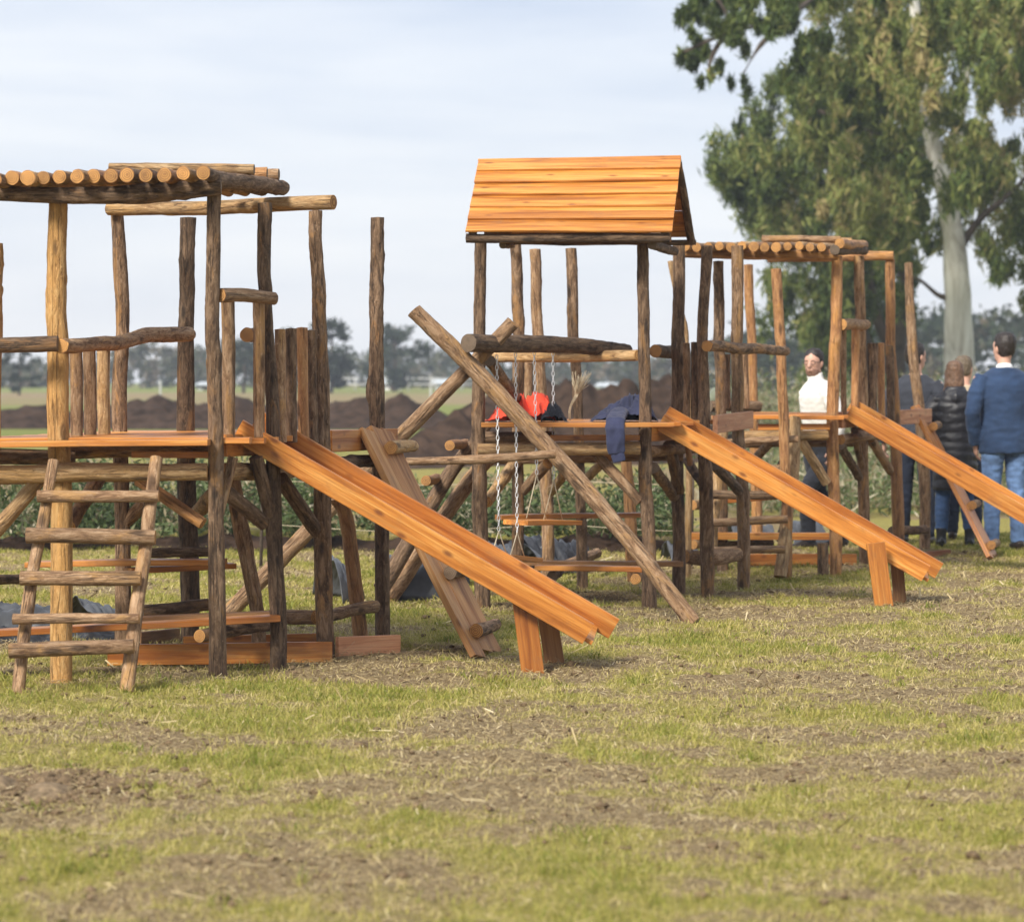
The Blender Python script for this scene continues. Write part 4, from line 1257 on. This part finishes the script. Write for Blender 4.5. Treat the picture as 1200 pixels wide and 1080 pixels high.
MOUND('long low ridge of dark earth across the field', [mb(x_, 84, t_, r_, 2.2) for x_, t_, r_ in ((-60, 478, 2), (10, 482, 1.2), (40, 477, 1.0), (90, 484, 1), (130, 480, 1), (165, 473, .9), (190, 466, 1.0), (215, 470, .9), (240, 474, 1), (275, 468, 1.2), (300, 476, 1), (350, 472, 1.2), (400, 468, 1.2), (425, 466, .9), (460, 472, .9), (472, 468, .8), (500, 480, .8))], 76, 92, -16, -1.5, .18, 3, .2)
MOUND('large dark heap of dug earth behind the gabled tower', [mb(x_, d_, t_, r_, 2.0) for x_, d_, t_, r_ in ((505, 50, 512, .7), (535, 51, 492, .7), (560, 52, 474, .7), (580, 53, 462, .6), (605, 53, 452, .7), (640, 53, 450, .7), (665, 53, 449, .5), (690, 53, 447, .5), (712, 53, 452, .5), (735, 53, 446, .5), (765, 54, 452, .5), (785, 54, 449, .5), (815, 54, 462, .6))], 45, 60, -2.6, 4.2, .11, 21, .22)
MOUND('low bank of earth at the edge of the grass', [((px_ - 600) * 25.6 / F, 25.6, .5, .45, hh) for px_, hh in ((-40, .16), (30, .2), (110, .14), (200, .2), (260, .26), (320, .2), (385, .22), (440, .16), (500, .2), (560, .17), (620, .15), (700, .22), (740, .18))], 24, 27.5, -5.5, 1.6, .05, 33, .08)
MOUND('brown scrubby bank behind the far tower', [((px_ - 600) * 58 / F, 58, 1.3, 2, hh) for px_, hh in ((860, .8), (900, 1.0), (940, .9), (985, .8), (1030, .7), (1075, .55), (1130, .5), (1190, .5))], 52, 64, 2.5, 11, .14, 45, .25)


_e = M['earth']; M['earth'] = m_plain('dry_dug_soil', (.20, .145, .088), .97, 28, .55, .02, .1)
MOUND('small heap of dry soil clods at the left edge of the lawn', [(-1.82, 10.75, .2, .34, .125), (-1.62, 10.7, .2, .34, .115), (-1.45, 10.9, .16, .3, .10), (-2.05, 10.8, .2, .3, .14)], 9.9, 11.7, -2.6, -1.1, .015, 71, .13)
M['earth'] = _e

# ================================================================== VEGETATION
def leaf_quads(c, L, Wd, hang, rng_, spread=.5):
    """c (n,3) centres; hanging narrow leaves; returns verts (n*4,3)"""
    n = len(c)
    ax = rng_.normal(0, spread, (n, 3)); ax[:, 2] -= hang
    ax /= np.linalg.norm(ax, axis=1, keepdims=True)
    nr = rng_.normal(0, 1, (n, 3)); sd = np.cross(ax, nr); sd /= np.linalg.norm(sd, axis=1, keepdims=True) + 1e-9
    l = (L * (.6 + .8 * rng_.random(n)))[:, None]; w = (Wd * (.7 + .6 * rng_.random(n)))[:, None]
    a = c - ax * l * .5; b = c + ax * l * .5; mid = c - ax * l * .08
    return np.stack([a, mid + sd * w * .5, b, mid - sd * w * .5], 1).reshape(-1, 3)


def leaf_obj(name, cs, L, Wd, hang, tint, mat_, parent=None, spread=.5):
    v = leaf_quads(cs, L, Wd, hang, rng, spread)
    q = np.arange(len(v)).reshape(-1, 4)
    return link(name, npmesh(name, v, q, np.clip(tint, 0, 1)), mat_, parent)


def clump(c, r, n):
    """points through an uneven puff of foliage, denser to its outside and drooping"""
    p = rng.normal(0, 1, (n, 3)); p /= np.linalg.norm(p, axis=1, keepdims=True)
    p *= (rng.random(n) ** .42)[:, None]
    p = p * np.array(r) * (1 + .25 * rng.normal(0, 1, (n, 1)))
    return p + np.array(c)


M['weed'] = m_leaf('weed_leaves', [(0, (.040, .060, .022)), (.4, (.085, .125, .042)), (.66, (.15, .18, .075)), (.8, (.20, .16, .085)), (1, (.42, .38, .27))], .25)
cs = []; tn = []
for i in range(3100):
    px_ = random.uniform(-60, 800); d_ = random.uniform(24.9, 28.8)
    hh = random.uniform(.12, .72) * (.35 + 1.3 * float(fbm(np.array([px_ * .01]), np.array([d_ * .4]), 1.0, 3)[0]))
    if fbm(np.array([px_ * .02]), np.array([d_ * .8]), 1.0, 3)[0] < .42: continue
    hh *= .85
    if px_ > 690: hh *= .75
    if 462 < px_ < 556: hh *= .6
    n = random.randint(14, 24)
    z = np.linspace(.05, hh, n) + .1
    cs.append(np.stack([(px_ - 600) * d_ / F + rng.normal(0, .05, n), d_ + rng.normal(0, .05, n), z], -1)); tn.append(np.clip(rng.normal(.42, .22, n) + rng.normal(0, .26), 0, 1))
wd = leaf_obj('weeds', np.concatenate(cs), .075, .024, -.2, np.concatenate(tn), M['weed'], spread=.8)
tag(wd, 'thick leafy weeds growing along the earth bank behind the towers', 'weeds', kind='stuff')
cs = []; tn = []
for i in range(2600):
    px_ = random.uniform(835, 1240); d_ = random.uniform(31, 44) if random.random() < .55 else random.uniform(52, 60)
    n = 14; hh = random.uniform(.3, .9) * (1.3 if d_ > 50 else .75)
    cs.append(np.stack([(px_ - 600) * d_ / F + rng.normal(0, .12, n), d_ + rng.normal(0, .12, n), np.linspace(.05, hh, n) + (0.4 if d_ > 50 else 0)], -1)); tn.append(np.clip(rng.normal(.66, .26, n), 0, 1))
sb = leaf_obj('scrub', np.concatenate(cs), .13, .025, -.5, np.concatenate(tn), M['weed'], spread=.7)
tag(sb, 'rough dry scrub and weeds beyond the far tower', 'scrub', kind='stuff')

# ---- eucalyptus trees
M['euc_leaf'] = m_leaf('gum_leaves', [(0, (.026, .040, .010)), (.3, (.080, .122, .030)), (.6, (.18, .215, .055)), (.85, (.31, .31, .10)), (1, (.38, .31, .14))], .3)
m, nt, b = mat('gum_bark')
v, off, rnd = objvec(nt)
f1 = noise(nt, mapping(nt, v, (2.2, 2.2, .5)), 1, 6, .65, .8); f2 = noise(nt, mapping(nt, v, (8, 8, 1.5)), 1, 4)
c = ramp(nt, f1, [(.30, (.16, .13, .10)), (.43, (.44, .42, .37)), (.60, (.66, .65, .60))])
c = mix(nt, ramp(nt, f2, [(.62, (0, 0, 0)), (.72, (.7, .7, .7))]), c, (.15, .10, .06))
nt.links.new(c, b.inputs['Base Color']); b.inputs['Roughness'].default_value = .8; bump(nt, b, f1, .6, .05)
M['gum'] = m
M['dark_bark'] = m_plain('dark_tree_bark', (.07, .052, .038), .95, 4, .5, .05)


def tree_tubes(name, paths, mat_, parent, sides=12):
    out = []
    for pts, r0, r1 in paths:
        c = catmull(pts, max(6, len(pts) * 6))
        n = len(c)
        out.append((c, [r0 + (r1 - r0) * (i / (n - 1)) ** .8 * (1) for i in range(n)]))
    me = tube_mesh(name, out, sides)
    for v_ in me.vertices:
        q = mnoise.noise(v_.co * 1.4)
        v_.co += v_.normal * q * .05
    return link(name, me, mat_, parent)


def EUC(label, base_px, d, trunk, limbs, clumps, mat_trunk, dark=0.0):
    root = thing('eucalyptus_tree', V((base_px - 600) * d / F, d, 0), label, 'tree')
    tree_tubes('trunk', trunk, M[mat_trunk], root, 14)
    tree_tubes('limbs', limbs, M['dark_bark'], root, 8)
    cs, tn = [], []
    for (px_, py_, dd, rx, rz, n, t) in clumps:
        c = W(px_, py_, dd); k = dd / F
        sub = max(2, int(n / 60))
        for s_ in range(sub):
            o = rng.normal(0, .52, 3) * np.array([rx * k, rx * k, rz * k])
            r_ = rng.uniform(.28, .5)
            m_ = int(n / sub)
            cs.append(clump((c.x + o[0], c.y + o[1], c.z + o[2] - .1), (rx * k * r_, rx * k * r_, rz * k * r_ * 1.3), int(m_ * 1.8)))
            tn.append(np.clip(t + rng.normal(0, .15) + rng.normal(0, .17, int(m_ * 1.8)), 0, 1))
    cs = np.concatenate(cs)
    leaf_obj('crown', cs, .30, .060, .75, np.concatenate(tn) - dark, M['euc_leaf'], root)
    return root


def poly_in(px_, py_, poly):
    ins = False; j = len(poly) - 1
    for i in range(len(poly)):
        xi, yi = poly[i]; xj, yj = poly[j]
        if (yi > py_) != (yj > py_) and px_ < (xj - xi) * (py_ - yi) / (yj - yi) + xi: ins = not ins
        j = i
    return ins


def fill(poly, n, d0, d1, r, cnt, t, holes=()):
    out = []; xs_ = [p[0] for p in poly]; ys_ = [p[1] for p in poly]
    while len(out) < n:
        a_, b_ = random.uniform(min(xs_), max(xs_)), random.uniform(min(ys_), max(ys_))
        if not poly_in(a_, b_, poly): continue
        if any(((a_ - hx) / hr) ** 2 + ((b_ - hy) / hr2) ** 2 < 1 for hx, hy, hr, hr2 in holes): continue
        rr = r * random.uniform(.7, 1.3)
        out.append((a_, b_, random.uniform(d0, d1), rr, rr * 1.25, cnt, t + random.uniform(-.18, .18)))
    return out


d1 = 72
front = [(1020, -40), (1180, -40), (1170, 120), (1150, 225), (1095, 235), (1070, 160)]
holes1 = [(1015, 60, 12, 16), (985, 130, 10, 14), (1165, 60, 12, 18), (1050, 250, 12, 16), (1045, 20, 9, 14), (1150, 130, 9, 16), (1185, 150, 16, 40), (1097, 196, 13, 28), (1190, 330, 30, 26), (1085, 330, 18, 30), (1160, 240, 8, 14)]
poly1 = [(925, -60), (1260, -60), (1260, 330), (1200, 320), (1165, 330), (1150, 290), (1100, 250), (1060, 300), (1000, 290), (960, 200), (940, 120)]
cl = fill(poly1, 120, 67, 79, 31, 300, .60, holes1)
cl += fill([(1140, 170), (1250, 150), (1250, 340), (1170, 330), (1140, 280)], 12, 68, 76, 20, 150, .50, holes1)
cl += fill([(1060, 210), (1110, 215), (1090, 310), (1040, 300)], 6, 70, 73, 16, 130, .45)
cl += fill([(985, 60), (1075, 80), (1090, 260), (1060, 310), (1000, 300), (960, 190)], 22, 66, 78, 28, 260, .5)
cl += fill([(890, 90), (960, 60), (980, 180), (920, 190)], 9, 72, 80, 22, 220, .42)
cl += fill(front, 30, 64, 69.5, 24, 200, .62, [(1097, 196, 14, 30), (1112, 245, 16, 26), (1128, 150, 9, 40)])
cl = [((px_, py_, 76.5) + q) if abs(px_ - np.interp(py_, [-60, 90, 165, 215, 270, 340], [1070, 1078, 1092, 1105, 1116, 1122])) < (30 if py_ < 215 else 22) and (py_ > 225 or 150 < py_ < 210) else (px_, py_, dd_) + q for (px_, py_, dd_, *q) in [tuple(c_) for c_ in cl] for q in [tuple(q)]]
# overhanging spray, upper left
cl += fill([(800, -50), (940, -50), (900, 60), (880, 85), (850, 70), (820, 100), (790, 75), (800, 20)], 26, 60, 66, 17, 120, .26)
cl += fill([(870, -50), (960, -50), (960, 70), (900, 90), (880, 40)], 16, 60, 70, 20, 150, .34, [(905, 98, 14, 22)])
cl += fill([(880, -50), (930, -50), (925, 40), (885, 60)], 6, 61, 66, 15, 110, .3)
cl += [(797, 72, 62, 11, 14, 70, .25), (830, 95, 62, 10, 13, 60, .25), (862, 92, 62, 9, 13, 60, .25), (812, 50, 62, 12, 13, 70, .25), (880, 100, 62, 8, 10, 50, .25)]
P_ = lambda x_, y_, d_=d1: W(x_, y_, d_)
tb = P_(1125, 470); tb.z = -.3
EUC('tall eucalyptus with a pale peeling trunk and drooping olive foliage behind the people', 1125, d1,
    [([tb, P_(1124, 420), P_(1122, 340), P_(1116, 270), P_(1105, 215), P_(1092, 165), P_(1078, 90), P_(1070, -40)], .41, .13), ([P_(1116, 265), P_(1122, 200), P_(1126, 120), P_(1140, 20), P_(1150, -60)], .20, .09)],
    [
     ([P_(1112, 350), P_(1098, 345), P_(1078, 328), P_(1060, 322)], .10, .03),
     ([P_(1120, 300), P_(1145, 260), P_(1180, 230), P_(1220, 190)], .12, .04),
     ([P_(1100, 200), P_(1060, 170), P_(1010, 150), P_(960, 130)], .10, .03),
     ([P_(1075, 60), P_(1000, -20, 68), P_(920, 20, 64), P_(850, 40, 62), P_(800, 62, 62)], .09, .02),
     ([P_(920, 20, 64), P_(890, 55, 62), P_(870, 88, 62)], .06, .02), ([P_(860, 38, 62), P_(845, 5, 62), P_(820, -20, 62)], .06, .02),
     ([P_(850, 40, 62), P_(835, 65, 62), P_(828, 92, 62)], .05, .02)],
    cl, 'gum')
d2 = 82
poly2 = [(960, 60), (1010, 150), (1060, 280), (1068, 400), (1050, 425), (1000, 430), (950, 420), (915, 400), (898, 350), (892, 300), (872, 255), (855, 215), (848, 175), (880, 150), (905, 115)]
holes2 = [(955, 325, 12, 26), (962, 345, 10, 14), (985, 405, 14, 10), (905, 335, 16, 18), (890, 330, 12, 16)]
cl = fill(poly2, 84, 77, 88, 29, 290, .42, holes2)
cl += fill([(850, 165), (900, 150), (930, 260), (890, 290), (858, 210)], 18, 76, 86, 16, 130, .30)
P2_ = lambda x_, y_: W(x_, y_, d2)
tb = P2_(1045, 480); tb.z = -.3; tb2 = P2_(1015, 480); tb2.z = -.3
EUC('darker spreading eucalyptus with several stems behind the far tower roof', 1040, d2,
    [([tb, P2_(1048, 430), P2_(1056, 370), P2_(1058, 300), P2_(1040, 200), P2_(1000, 100)], .34, .10)],
    [([tb2, P2_(1018, 420), P2_(1006, 370), P2_(990, 320), P2_(940, 260), P2_(870, 200)], .22, .05),
     ([P2_(1050, 420), P2_(1030, 380), P2_(1016, 320), P2_(985, 220), P2_(930, 150)], .2, .05),
     ([P2_(960, 295), P2_(945, 325), P2_(975, 345)], .06, .03)],
    cl, 'dark_bark', .02)

# ---- trees across the field
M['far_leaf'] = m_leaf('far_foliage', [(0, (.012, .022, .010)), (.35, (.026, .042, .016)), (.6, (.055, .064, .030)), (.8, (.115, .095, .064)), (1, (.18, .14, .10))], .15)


def FARTREE(label, px_, d, top, wpx, t, shape, n=900, kind='tree', group=None):
    c = W(px_, top, d); k = d / F; H = c.z
    root = thing('field_tree', V(c.x, d, 0), label, kind, group)
    x0 = c.x
    tree_tubes('trunk', [([V(x0, d, -.2), V(x0 + .1, d, H * .4), V(x0, d, H * .9)], H * .035, H * .01)], M['dark_bark'], root, 8)
    cs, tn = [], []
    w = wpx * k / 2
    for i in range(26):
        f = random.random()
        z = H * (.12 + .86 * f)
        if shape == 'layer': ww = w * (.35 + .65 * math.sin(min(1, f * 1.05) * math.pi) ** .5) * (.5 + .5 * (int(f * 6) % 2))
        elif shape == 'cone': ww = w * (1.05 - f * .85)
        else: ww = w * math.sqrt(max(.05, 1 - (2 * f - .9) ** 2))
        an = random.random() * math.tau; q = random.random() ** .5
        r = H * random.uniform(.06, .12)
        cs.append(clump((x0 + math.cos(an) * ww * q, d + math.sin(an) * ww * q, z - r * .4), (r * 1.4, r * 1.4, r * .8), n // 26)); tn.append(np.clip(t + rng.normal(0, .08) + rng.normal(0, .08, n // 26), 0, 1))
    leaf_obj('crown', np.concatenate(cs), H * .065, H * .04, .2, np.concatenate(tn), M['far_leaf'], root, .9)
    return root


FARTREE('dark rounded tree across the field seen at the far left', 22, 210, 405, 66, .12, 'round', 1500)
FARTREE('tall dense dark tree across the field between the near tower and the lone post', 388, 230, 370, 62, .10, 'round', 1900)
FARTREE('smaller dark tree across the field seen beside the short log end', 342, 240, 378, 40, .2, 'round', 1200)
FARTREE('spreading tree with layered flat branches across the field, left of the crossed logs', 462, 250, 374, 84, .22, 'layer', 1900)
FARTREE('low dark tree across the field just right of the lone post', 285, 230, 392, 46, .16, 'round', 1200)
FARTREE('dark green tree across the field seen behind the far tower rail', 905, 190, 384, 70, .28, 'round', 1600)
FARTREE('dark clump of a tree far behind the rail of the gabled tower', 742, 260, 416, 60, .15, 'round', 1100)
prof = [(-120, 420), (60, 425), (100, 428), (140, 408), (180, 402), (215, 412), (260, 404), (310, 410), (360, 416), (430, 412), (470, 402), (500, 412), (540, 414), (580, 412), (640, 410), (700, 424), (760, 422), (800, 414), (850, 400), (890, 396), (940, 398), (1000, 385), (1050, 366), (1100, 362), (1140, 372), (1180, 366), (1230, 372), (1330, 380)]
cs, tn = [], []
for i in range(950):
    px_ = random.uniform(-110, 1320)
    yt = np.interp(px_, [p[0] for p in prof], [p[1] for p in prof])
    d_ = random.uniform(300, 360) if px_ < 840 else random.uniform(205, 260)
    Ht = EYE + (HZ - yt) * d_ / F
    f = random.random() ** .8
    r = random.uniform(.5, 1.1) * (1.25 if px_ > 840 else 1)
    n = 26
    cs.append(clump(((px_ - 600) * d_ / F, d_, Ht * f * random.uniform(.82, 1.06)), (r * 1.3, r, r), n))
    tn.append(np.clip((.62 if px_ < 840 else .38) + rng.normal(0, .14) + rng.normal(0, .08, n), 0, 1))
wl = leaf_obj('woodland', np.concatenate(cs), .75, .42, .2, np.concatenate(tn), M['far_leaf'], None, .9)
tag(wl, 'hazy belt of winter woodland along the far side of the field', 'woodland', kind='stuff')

# ---- farm buildings and posts across the field
M['white_wall'] = m_plain('white_wall', (.72, .71, .68), .8, 2, .1)
M['pale_roof'] = m_plain('pale_sheet_roof', (.5, .54, .56), .5, 3, .15)
M['dark_glass'] = m_plain('dark_window', (.03, .035, .045), .2)
M['white_post'] = m_plain('white_painted_post', (.48, .48, .47), .8, 5, .2)


def boxm(name, lo, hi, m_, parent):
    vs = [(x_, y_, z_) for x_ in (lo[0], hi[0]) for y_ in (lo[1], hi[1]) for z_ in (lo[2], hi[2])]
    fs = [(0, 1, 3, 2), (4, 6, 7, 5), (0, 4, 5, 1), (2, 3, 7, 6), (0, 2, 6, 4), (1, 5, 7, 3)]
    return link(name, pymesh(name, vs, fs, False), m_, parent)


def HOUSE(label, px_, d, wpx, hpx, roof_px, m_roof):
    c = W(px_, 0, d); k = d / F; w = wpx * k / 2; h = hpx * k; dp = 5.0
    root = thing('farm_house', V(c.x, d, 0), label, 'house')
    wl_ = boxm('wall', (c.x - w, d, -.1), (c.x + w, d + dp, h), M['white_wall'], root)
    rh = roof_px * k
    vs = [(c.x - w - .3, d - .4, h - .05), (c.x + w + .3, d - .4, h - .05), (c.x + w + .3, d + dp + .4, h - .05), (c.x - w - .3, d + dp + .4, h - .05), (c.x - w, d + dp / 2, h + rh), (c.x + w, d + dp / 2, h + rh)]
    link('roof', pymesh('roof', vs, [(0, 1, 5, 4), (2, 3, 4, 5), (0, 4, 3), (1, 2, 5), (3, 2, 1, 0)], False), M[m_roof], root)
    for f in (-.55, .1, .6):
        boxm('window', (c.x + f * w - .35, d - .04, h * .4), (c.x + f * w + .35, d + .05, h * .75), M['dark_glass'], root)
    boxm('door', (c.x + .33 * w - .4, d - .05, 0), (c.x + .33 * w + .4, d + .05, h * .75), M['dark_bark'], root)


HOUSE('small white house across the field, left of the crossed logs', 459, 275, 17, 9, 4, 'pale_roof')
HOUSE('long low shed with a pale roof far behind the gabled tower deck', 716, 260, 28, 6, 4, 'pale_roof')
HOUSE('pale low house across the field seen by the crossed logs', 520, 285, 22, 8, 4, 'pale_roof')
HOUSE('pale grey shed across the field between two near posts', 240, 270, 18, 7, 3, 'pale_roof')
for px_, d, top, lab in ((188, 130, 446, 'white fence post standing in the field seen through the left tower'), (505, 140, 440, 'white fence post in the field left of the crossed logs')):
    a = W(px_, top, d); r_ = 1.3 * d / F
    me, mw = log_mesh('fence_post', [V(a.x, d, -.2), a], [r_, r_ * .8], .6)
    tag(link('fence_post', me, [M['white_post'], M['white_post']], None, mw), lab, 'fence post', 'pale posts in the far field')
fr = thing('farm_fence', V(-16, 268, 0), 'white rail fence across the field in front of the distant houses', 'fence')
for z_ in (.55, 1.05):
    link('rail', tube_mesh('rail', [([V(-16, 268, z_), V(-2, 266, z_)], .06)], 6), M['white_post'], fr)
for i in range(7):
    link('post', tube_mesh('post', [([V(-16 + i * 2.33, 268 - i * .33, -.1), V(-16 + i * 2.33, 268 - i * .33, 1.2)], .07)], 6), M['white_post'], fr)
# slack wire fence behind the towers
wf = thing('wire_fence', V(0, 23.2, 0), 'slack wire fence with thin stakes running behind the play towers', 'fence')
for z_, sg in ((.66, .02), (.33, .03)):
    pts = []
    for i in range(14):
        x_ = -1.9 + i * .25
        pts.append(V(x_, 23.2 + .05 * math.sin(i), z_ - sg * math.sin((i % 9) / 9 * math.pi) * 2))
    link('wire', tube_mesh('wire', [(pts, .0025)], 5), M['rope'], wf)
for x_ in (-1.9, 1.35):
    link('stake', tube_mesh('stake', [([V(x_, 23.22, -.1), V(x_ + .02, 23.22, .8)], [.014, .012])], 6), M['dark_bark'], wf)

# ================================================================== HAZE
m = bpy.data.materials.new('haze_air'); m.use_nodes = True; nt = m.node_tree
nt.nodes.remove(nt.nodes['Principled BSDF'])
pv = nt.nodes.new('ShaderNodeVolumePrincipled'); pv.inputs['Color'].default_value = (.80, .87, 1.0, 1); pv.inputs['Density'].default_value = .0006
pv.inputs['Anisotropy'].default_value = 0.0
nt.links.new(pv.outputs[0], nt.nodes['Material Output'].inputs['Volume'])
hz = boxm('haze', (-390, -34, -1.2), (390, 480, 30), m, None)
tag(hz, kind='stuff')

# ================================================================== LIGHT, SKY, CAMERA
SUN_EL, SUN_AZ = R(40), R(214)       # azimuth from +Y clockwise: behind the camera, to its left
sd = V(math.sin(SUN_AZ) * math.cos(SUN_EL), math.cos(SUN_AZ) * math.cos(SUN_EL), math.sin(SUN_EL))
l = bpy.data.lights.new('sun', 'SUN'); l.energy = 3.3; l.angle = R(14); l.color = (1, .94, .84)
o = bpy.data.objects.new('sun', l); o.rotation_euler = (-sd).to_track_quat('-Z', 'Y').to_euler(); COL.objects.link(o)
w = bpy.data.worlds.new('World'); sc.world = w; w.use_nodes = True; nt = w.node_tree
bg = nt.nodes['Background']; bg.inputs['Strength'].default_value = .1
sk = nd(nt, 'ShaderNodeTexSky', sky_type='NISHITA', sun_disc=False, sun_elevation=SUN_EL, sun_rotation=SUN_AZ)
tc = nd(nt, 'ShaderNodeTexCoord')
sep = nd(nt, 'ShaderNodeSeparateXYZ'); nt.links.new(tc.outputs['Generated'], sep.inputs[0])
n1 = noise(nt, mapping(nt, tc.outputs['Generated'], (3.5, 3.5, 26)), 1, 5, .55, .4)
n2 = noise(nt, mapping(nt, tc.outputs['Generated'], (10, 10, 40)), 1, 4, .5, .2)
cl_ = mth(nt, 'ADD', mth(nt, 'MULTIPLY', n1, .75), mth(nt, 'MULTIPLY', n2, .25))
cloud = ramp(nt, cl_, [(.38, (3.6, 4.0, 4.9)), (.5, (4.55, 4.8, 5.4)), (.62, (5.35, 5.45, 5.75))])
hzn = ramp(nt, sep.outputs[2], [(0.0, (1, 1, 1)), (.075, (.0, .0, .0))])
cloud = mix(nt, mth(nt, 'MULTIPLY', hzn, .65), cloud, (5.75, 5.8, 5.95))
col = mix(nt, .86, sk.outputs[0], cloud)
nt.links.new(col, bg.inputs['Color'])

cam = bpy.data.cameras.new('camera'); co = bpy.data.objects.new('camera', cam); COL.objects.link(co)
co.location = (0, 0, EYE); co.rotation_euler = (R(90), 0, 0)
cam.sensor_width = 36; cam.sensor_fit = 'HORIZONTAL'; cam.lens = F / 1200 * 36
cam.shift_y = (HZ - 540) / 1200
cam.clip_start = .1; cam.clip_end = 6000
cam.dof.use_dof = True; cam.dof.focus_distance = 16.5; cam.dof.aperture_fstop = 4.0; cam.dof.aperture_blades = 0
sc.camera = co
sc.view_settings.view_transform = 'Standard'; sc.view_settings.look = 'None'; sc.view_settings.exposure = 0.84; sc.view_settings.gamma = 1
sc.render.resolution_x = 1024; sc.render.resolution_y = 921
sc.cycles.volume_bounces = 0; sc.cycles.max_bounces = 6; sc.cycles.diffuse_bounces = 3; sc.cycles.transparent_max_bounces = 4
